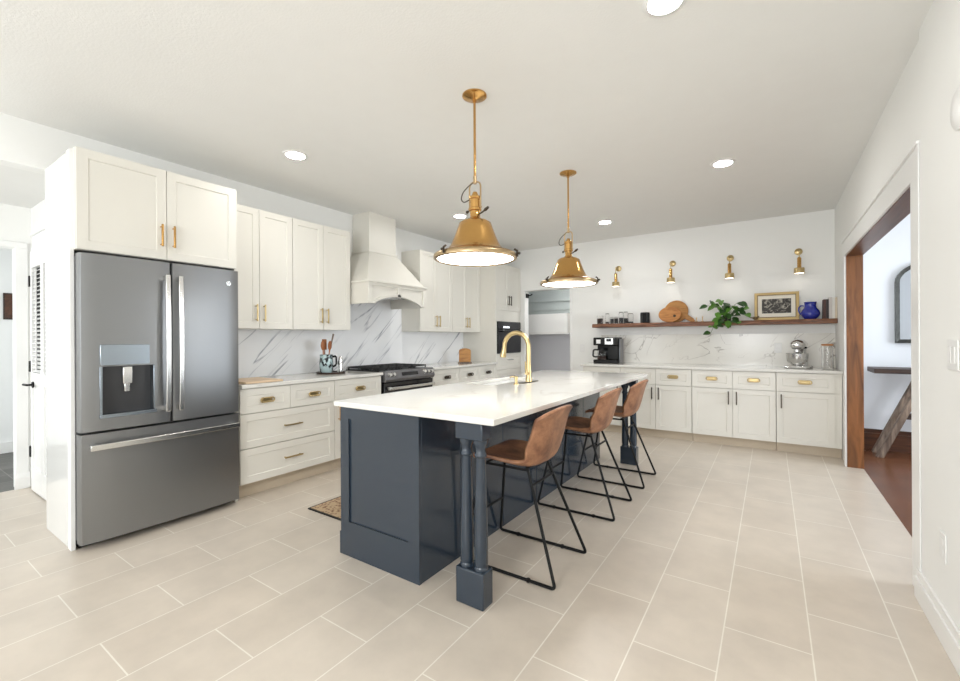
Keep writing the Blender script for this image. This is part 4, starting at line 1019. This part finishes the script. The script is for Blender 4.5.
# books
bx = 0.487
for (th_, h_, colr, lb) in ((0.024, 0.215, c8(74, 44, 36), 'dark brown book, leftmost of the books on the shelf'), (0.022, 0.215, c8(48, 40, 40), 'nearly black book between the brown and the white books'),
                            (0.026, 0.235, c8(206, 200, 196), 'tall off-white book, tallest of the shelf row'), (0.022, 0.232, c8(226, 224, 218), 'white book second from the right wall'), (0.019, 0.232, c8(212, 198, 176), 'pale tan book touching the right wall')):
    t = thing('book', lb, 'book', (bx+th_/2, 6.22, TZ+0.0005), 0, 'books at the right end of the shelf')
    mt = plain('book_cover', colr, 0.55, var=0.05)
    mb = MB(); mb.box(-th_/2, -th_/2+0.002, -0.07, 0.07, 0, h_).box(th_/2-0.002, th_/2, -0.07, 0.07, 0, h_).box(-th_/2, th_/2, -0.073, -0.07, 0, h_); mb.build('cover', mt, t)
    MB().box(-th_/2+0.0021, th_/2-0.0021, -0.0698, 0.066, 0.003, h_-0.003).build('pages', 'paper', t)
    bx += th_+0.002

# ------------------------------------------------------------------ on the back counter
CT = CB+0.03
t = thing('coffee_maker', 'black coffee maker with glass carafe on the back counter', 'coffee maker', (-1.915, 6.08, CT))
MB().box(-0.165, 0.165, -0.13, 0.13, 0.0005, 0.05).box(-0.165, 0.165, 0.05, 0.13, 0.05, 0.36).box(0.02, 0.165, -0.06, 0.05, 0.05, 0.25).build('body', 'black', t, 0.008)
MB().box(-0.165, 0.165, -0.13, 0.05, 0.25, 0.36).build('brew_head', 'black', t, 0.01)
MB().box(-0.12, -0.06, -0.133, -0.13, 0.275, 0.33).build('water_window', 'white_plastic', t)
o = MB().box(0.0, 0.115, -0.134, -0.13, 0.262, 0.35).build('control_panel', 'satin', t, 0.003)
MB().box(0.025, 0.09, -0.136, -0.134, 0.305, 0.34).build('screen', 'black_glass', o)
MB().box(0.1655, 0.185, -0.05, 0.13, 0.0005, 0.34).build('water_tank', 'steel_dark', t, 0.01)
ca = MB().lathe([(0.0, 0.052), (0.055, 0.052), (0.066, 0.08), (0.066, 0.13), (0.05, 0.175), (0.045, 0.19), (0.042, 0.19), (0.046, 0.17), (0.062, 0.13), (0.062, 0.08), (0.05, 0.056), (0.0, 0.056)], (-0.07, -0.05, 0), seg=24, cap=False).build('carafe', 'glass', t, smooth=50)
MB().lathe([(0.06, 0.058), (0.062, 0.10)], (-0.07, -0.05, 0), seg=24).build('coffee', 'coffee', ca)
MB().lathe([(0.048, 0.185), (0.046, 0.205), (0.02, 0.21)], (-0.07, -0.05, 0), seg=20).build('carafe_lid', 'black', ca)
MB().tube(fillet([(-0.115, -0.06, 0.185), (-0.18, -0.08, 0.19), (-0.185, -0.08, 0.09), (-0.135, -0.065, 0.085)], 0.03, 5), 0.011, 10).build('carafe_handle', 'black', ca)
# stand mixer (head towards -X... seen side-on, bowl on the left)
t = thing('stand_mixer', 'silver stand mixer with steel bowl on the back counter', 'stand mixer', (0.262, 6.12, CT), math.radians(72))
t.scale = (1.0, 1.08, 0.92)
MB().box(-0.13, 0.12, -0.10, 0.10, 0.0005, 0.03).build('base', 'chrome', t, 0.014)
mb = MB(); mb.tube([(0.085, 0, 0.03), (0.088, 0, 0.12), (0.08, 0, 0.21), (0.06, 0, 0.25)], 0.05, 18, rs=[0.058, 0.045, 0.045, 0.052]); mb.build('column', 'chrome', t, smooth=60)
mb = MB(); mb.tube([(0.125, 0, 0.285), (0.11, 0, 0.287), (0.06, 0, 0.29), (0.0, 0, 0.29), (-0.07, 0, 0.284), (-0.115, 0, 0.278), (-0.13, 0, 0.276)], 0.06, 22, rs=[0.02, 0.048, 0.062, 0.066, 0.062, 0.046, 0.02]); mb.build('motor_head', 'chrome', t, smooth=60)
MB().lathe([(0.028, 0.245), (0.03, 0.20), (0.012, 0.19), (0.008, 0.13)], (-0.06, 0, 0), seg=18).build('attachment_hub', 'satin', t)
b_ = MB().lathe([(0.0, 0.034), (0.045, 0.034), (0.05, 0.045), (0.085, 0.08), (0.095, 0.12), (0.098, 0.175), (0.103, 0.178), (0.098, 0.18), (0.091, 0.12), (0.08, 0.085), (0.045, 0.05), (0.0, 0.045)], (-0.055, 0, 0), seg=30, cap=False).build('bowl', 'satin', t, smooth=50)
MB().tube(fillet([(-0.14, -0.02, 0.165), (-0.185, -0.03, 0.16), (-0.18, -0.03, 0.09), (-0.13, -0.02, 0.085)], 0.02, 5), 0.006, 10).build('bowl_handle', 'satin', b_)
mb = MB(); mb.sphere((0.03, -0.055, 0.25), 0.012, 12); mb.tube([(0.03, -0.03, 0.25), (0.03, -0.055, 0.25)], 0.004, 8); mb.build('speed_lever', 'black', t)
MB().cyl((-0.02, 0, 0.350), 0.003, 0.03, 'Z', 8).build('head_pin', 'satin', t)
# glass canister with wooden lid
t = thing('glass_canister', 'tall clear glass canister with flat wooden lid by the doorway end', 'canister', (0.515, 6.08, CT))
MB().lathe([(0.0, 0.0005), (0.048, 0.0005), (0.05, 0.01), (0.05, 0.255), (0.046, 0.255), (0.046, 0.012), (0.0, 0.01)], seg=28, cap=False).build('glass_body', 'glass', t, smooth=50)
MB().lathe([(0.053, 0.2555), (0.055, 0.272), (0.02, 0.275)], seg=28).build('lid', 'board_dark', t)
# outlets / switches
def plate(label, loc, rz, kind='outlet', w_=0.075, h_=0.118):
    t = thing('wall_'+kind, label, kind, loc, rz)
    o = MB().box(-w_/2, w_/2, -0.006, -0.0005, -h_/2, h_/2).build('cover_plate', 'white_plastic', t, 0.002)
    if kind == 'outlet':
        for q in (-0.022, 0.022): MB().box(-0.016, 0.016, -0.008, -0.006, q-0.014, q+0.014).build('socket', 'trim', o, 0.002)
    elif kind == 'switch':
        k = 2 if w_ > 0.1 else 1
        for i in range(k): MB().box(-0.016+(i-(k-1)/2)*0.046, 0.016+(i-(k-1)/2)*0.046, -0.009, -0.006, -0.032, 0.032).build('rocker', 'trim', o, 0.002)
plate('white outlet on the back wall left of the coffee maker', (-2.39, YB, 1.11), 0)
plate('white outlet in the marble left of the stand mixer', (0.07, YB-0.012, 1.13), 0)
plate('white outlet low on the right wall near the baseboard', (XR-0.018, 2.56, 0.39), -R90)
plate('white double switch on the right wall at the photo edge', (XR-0.018, 2.43, 1.19), -R90, 'switch', 0.12)
t = thing('door_chime', 'round white wall device high on the right wall, cut by photo edge', 'wall device', (XR-0.018, 2.34, 2.115), -R90)
MB().lathe([(0.078, -0.0005), (0.078, -0.008), (0.066, -0.014), (0.02, -0.015)], axis='Y', seg=32).build('cover', 'white_plastic', t, smooth=50)

# ------------------------------------------------------------------ on the left counter
t = thing('cutting_board', 'flat pale wooden board lying on the counter beside the refrigerator', 'cutting board', (-3.66, 1.98, CT), 0)
MB().box(-0.20, 0.20, -0.17, 0.15, 0.0005, 0.018).build('board', 'maple', t, 0.005)
t = thing('tray', 'small round dark wooden tray under the utensil crock', 'tray', (-3.80, 2.87, CT))
MB().lathe([(0.0, 0.0005), (0.14, 0.0005), (0.15, 0.016), (0.143, 0.018), (0.137, 0.008), (0.0, 0.008)], seg=36, cap=False).build('plate', 'dark_wood', t, smooth=40)
tz = CT+0.008
t = thing('utensil_crock', 'pale blue dark-blotched pottery crock with black handle holding wooden spoons', 'crock', (-3.83, 2.835, tz))
MB().lathe([(0.0, 0.0005), (0.055, 0.0005), (0.068, 0.02), (0.073, 0.08), (0.066, 0.14), (0.068, 0.155), (0.062, 0.155), (0.060, 0.14), (0.066, 0.08), (0.05, 0.012), (0.0, 0.01)], seg=30, cap=False).build('body', 'ceramic', t, smooth=50)
MB().tube(fillet([(0.02, 0.068, 0.135), (0.02, 0.115, 0.14), (0.02, 0.115, 0.06), (0.02, 0.068, 0.05)], 0.03, 5), 0.009, 10).build('handle', 'black', t, smooth=60)
def utensil(name, label, dx, dy, tx, ty, L, kind, mat):
    t = thing(name, label, 'utensil', (-3.83, 2.835, tz), 0, 'utensils standing in the crock')
    a = Vector((dx, dy, 0.014)); d = Vector((tx, ty, 1)).normalized(); b = a+d*L
    mb = MB(); mb.tube([a, a+d*L*0.72], 0.005, 8, rs=[0.005, 0.006]); mb.build('shaft', mat, t)
    mb = MB()
    c = a+d*L*0.84
    if kind == 'spoon': mb.sphere((0, 0, 0), 0.03, 16, (0.35, 0.85, 1.35))
    else: mb.box(-0.004, 0.004, -0.028, 0.028, -0.045, 0.045)
    q = Vector((0, 0, 1)).rotation_difference(d)
    mb.bm.transform(Matrix.Translation(c) @ q.to_matrix().to_4x4())
    mb.build('head', mat, t, 0.003 if kind != 'spoon' else 0, smooth=60)
utensil('wooden_spoon', 'wooden spoon leaning left in the crock', 0.0, -0.025, 0.02, -0.10, 0.26, 'spoon', 'spoon_wood')
utensil('wooden_spoon', 'wooden spoon leaning right in the crock', 0.0, 0.02, 0.03, 0.10, 0.26, 'spoon', 'spoon_wood')
utensil('wooden_spatula', 'flat wooden spatula standing in the middle of the crock', -0.02, 0.0, -0.05, 0.0, 0.27, 'flat', 'spoon_wood')
t = thing('wooden_spatula', 'long thin wooden-handled utensil rising highest out of the crock', 'utensil', (-3.83, 2.835, tz), 0, 'utensils standing in the crock')
MB().tube([(-0.01, 0.01, 0.014), (-0.015, 0.05, 0.17), (-0.02, 0.11, 0.33)], 0.007, 10, rs=[0.004, 0.006, 0.010]).build('shaft', 'grey_wood', t)
for q_ in [o_ for o_ in bpy.data.objects if o_.get('group') == 'utensils standing in the crock' or o_.name == 'utensil_crock']: q_.scale = (0.95, 0.95, 1.22)
def mill(label, x, y, h, mat, cap):
    t = thing('pepper_mill', label, 'grinder', (x, y, tz), 0)
    MB().lathe([(0.022, 0.0005), (0.024, 0.01), (0.020, h*0.25), (0.022, h*0.55), (0.018, h*0.6)], seg=20).build('body', mat, t, smooth=50)
    MB().lathe([(0.021, h*0.605), (0.022, h*0.85), (0.014, h*0.97), (0.004, h)], seg=20).build('cap', cap, t, smooth=50)
mill('clear and silver grinder at the right of the tray', -3.74, 2.945, 0.17, 'satin', 'satin')
mill('dark-topped grinder on the tray beside the silver one', -3.78, 2.965, 0.13, 'white_plastic', 'black')
# recipe stand right of the range
t = thing('recipe_stand', 'small wooden stand holding a board against the tall oven cabinet', 'stand', (-3.66, 5.05, CT), math.radians(35))
MB().box(-0.10, 0.10, -0.06, 0.05, 0.0005, 0.016).build('base', 'grey_wood', t, 0.003)
mb = MB(); pts = []
for k in range(13): a = math.radians(180*k/12); pts.append((0.085*math.cos(a), 0.165+0.035*math.sin(a)))
mb.prism([(-0.085, 0.0), (0.085, 0.0)]+pts, -0.007, 0.007, 'Y'); mb.build('board', 'board', t, 0.003, loc=(0, 0.0, 0.018), rot=(-0.2, 0, 0))
MB().prism([(0.01, 0.016), (0.05, 0.016), (0.035, 0.14), (0.03, 0.14)], -0.01, 0.01, 'X').build('back_support', 'grey_wood', t)

# ------------------------------------------------------------------ rug
t = thing('runner_rug', 'patterned tan and brown runner rug with black edge in the aisle behind island', 'rug', (-2.53, 3.1, 0))
MB().box(-0.34, 0.34, -1.145, 1.145, 0.0005, 0.008).build('border', 'black_matte', t)
MB().box(-0.325, 0.325, -1.13, 1.13, 0.008, 0.0095).build('field', 'rug', t)

# ------------------------------------------------------------------ hall: louvered door, picture
dr = MB().box(-5.262, -5.20, 0.932, 0.9495, 0, 2.06).box(-5.20, -4.2, 0.932, 0.9495, 2.02, 2.06).box(-5.262, -4.2, 0.925, 0.9495, 2.16, 2.185).box(-5.262, -4.2, 0.94, 0.9495, 2.06, 2.16)
struct('trim_10', dr, 'trim', bevel=0.002, label='white casing of the louvered door')
def louver_leaf(x0, x1, par):
    mb = MB(); y0_, y1_ = 0.915, 0.9485
    sw = 0.04
    mb.box(x0, x0+sw, y0_, y1_, 0.01, 2.018).box(x1-sw, x1, y0_, y1_, 0.01, 2.018)
    mb.box(x0+sw, x1-sw, y0_, y1_, 1.88, 2.018).box(x0+sw, x1-sw, y0_, y1_, 0.90, 1.0).box(x0+sw, x1-sw, y0_, y1_, 0.01, 0.20)
    n = 26
    for i in range(n):
        z = 1.005+i*(0.87/n)
        mb.prism([(y0_+0.002, z), (y0_+0.006, z-0.001), (y1_-0.004, z+0.018), (y1_-0.009, z+0.019)], x0+sw, x1-sw, 'X')
    mb.box(x0+sw, x1-sw, y0_+0.012, y1_-0.005, 0.20, 0.90); mb.box(x0+sw+0.04, x1-sw-0.04, y0_+0.006, y1_-0.005, 0.24, 0.86)
    mb.box((x0+x1)/2-0.008, (x0+x1)/2+0.008, y0_-0.004, y0_+0.004, 1.02, 1.86)
    return mb.build('leaf', 'trim', par, 0.0015)
d = bpy.data.objects.new('door_1', None); COL.objects.link(d); tag(d, None, None, None, 'structure')
louver_leaf(-5.198, -4.84, d); louver_leaf(-4.835, -4.48, d)
MB().box(-4.47, -4.2, 0.935, 0.9485, 0.0, 2.018).build('leaf', 'trim', d)
MB().box(-5.198, -4.2, 0.9487, 0.9499, 0.0, 2.018).build('backing', 'black_matte', d)  # black sheet stands in for the shade between the slats
for z in (1.77, 1.05, 0.33): MB().box(-5.225, -5.192, 0.907, 0.920, z-0.045, z+0.045).build('hinge', 'black_matte', d)
mb = MB(); mb.cyl((-5.10, 0.915, 0.90), 0.026, -0.01, 'Y', 16); mb.tube([(-5.10, 0.907, 0.90), (-5.10, 0.875, 0.90), (-5.19, 0.87, 0.90)], 0.009, 10); mb.build('handle', 'black_matte', d)
t = thing('framed_picture', 'small brown picture on the white wall seen through the far left opening', 'picture', (-7.2, 1.085, 1.66))
MB().box(0.0005, 0.02, -0.035, 0.055, -0.15, 0.15).build('frame', 'dark_wood', t, 0.003)
MB().box(0.02, 0.022, -0.022, 0.042, -0.13, 0.13).build('print', 'base_wood', t)

# ------------------------------------------------------------------ fill light added out of view to brighten the pantry
t = thing('ceiling_lamp', 'flush round ceiling lamp inside the pantry', 'ceiling light', (-2.75, 6.9, 2.44))
MB().lathe([(0.10, -0.0005), (0.10, -0.03)], seg=28).build('base', 'white_plastic', t)
MB().lathe([(0.0, -0.045), (0.09, -0.045), (0.10, -0.031), (0.0, -0.031)], seg=28, cap=False).build('diffuser', 'pantry_glow', t)
# ------------------------------------------------------------------ pantry cabinet
t = thing('wall_cabinet', 'white cabinet hanging inside the pantry behind the back wall opening', 'cabinet', (-3.4, 7.12, 0))
MB().box(-0.55, 0.45, 0.02, 0.338, 1.36, 1.70).build('body', 'cab', t)
MB().box(-0.55, 0.45, 0.0, 0.018, 1.365, 1.70).build('door', 'trim', t, 0.002)
MB().box(-0.56, 0.47, -0.02, 0.378, 1.335, 1.36).build('bottom_shelf', 'trim', t, 0.002)
t = thing('door_closer', 'small black fitting at the upper left inside the pantry opening', 'door hardware', (-3.375, 6.42, 1.97))
MB().box(0.0005, 0.025, -0.035, 0.035, -0.035, 0.035).build('plate', 'black_matte', t, 0.003)
MB().tube([(0.02, 0, 0), (0.06, 0.02, 0.008), (0.09, 0.03, 0.03)], 0.010, 10).build('arm', 'black_matte', t)

# ------------------------------------------------------------------ dining room console and mirror
t = thing('console_table', 'weathered wood console table with slanted leg in the next room', 'table', (1.62, 6.22, 0))
MB().box(-0.73, 0.75, -0.20, 0.20, 0.88, 0.93).build('tabletop', 'dark_wood', t, 0.004)
def slant(x0, x1, y, par, m_):
    MB().prism([(x0-0.028, 0.0), (x0+0.028, 0.0), (x1+0.028, 0.88), (x1-0.028, 0.88)], y-0.04, y+0.04, 'Y').build('leg', m_, par, 0.003)
for y in (-0.12, 0.12): slant(-0.68, -0.32, y, t, 'grey_wood'); slant(0.68, 0.32, y, t, 'grey_wood')
MB().box(-0.48, 0.50, -0.03, 0.03, 0.40, 0.46).build('stretcher', 'dark_wood', t)
t = thing('wall_mirror', 'arched mirror with ornate dark frame on the next room wall', 'mirror', (1.42, 6.5, 1.19))
def arched(w_, h_, inset=0):
    pts = [(-w_+inset, inset), (w_-inset, inset)]
    for k in range(17):
        a = math.radians(180*k/16); pts.append(((w_-inset)*math.cos(a), h_-w_*0.75+(w_*0.75-inset)*math.sin(a)))
    return pts
mb = MB(); outer = arched(0.29, 0.88); inn = arched(0.29, 0.88, 0.04)
n = len(outer)
for a0_, off in ((-0.045, 0),):
    A = [mb.bm.verts.new((x, -0.045, z)) for x, z in outer]; B = [mb.bm.verts.new((x, -0.02, z)) for x, z in inn]
    A2 = [mb.bm.verts.new((x, -0.001, z)) for x, z in outer]; 
    for i in range(n):
        j = (i+1) % n; mb.bm.faces.new([A[i], A[j], B[j], B[i]]); mb.bm.faces.new([A2[i], A2[j], A[j], A[i]])
bmesh.ops.recalc_face_normals(mb.bm, faces=mb.bm.faces)
mb.build('frame', 'mirror_frame', t)
MB().prism(inn, -0.021, -0.002, 'Y').build('glass', 'mirror', t)
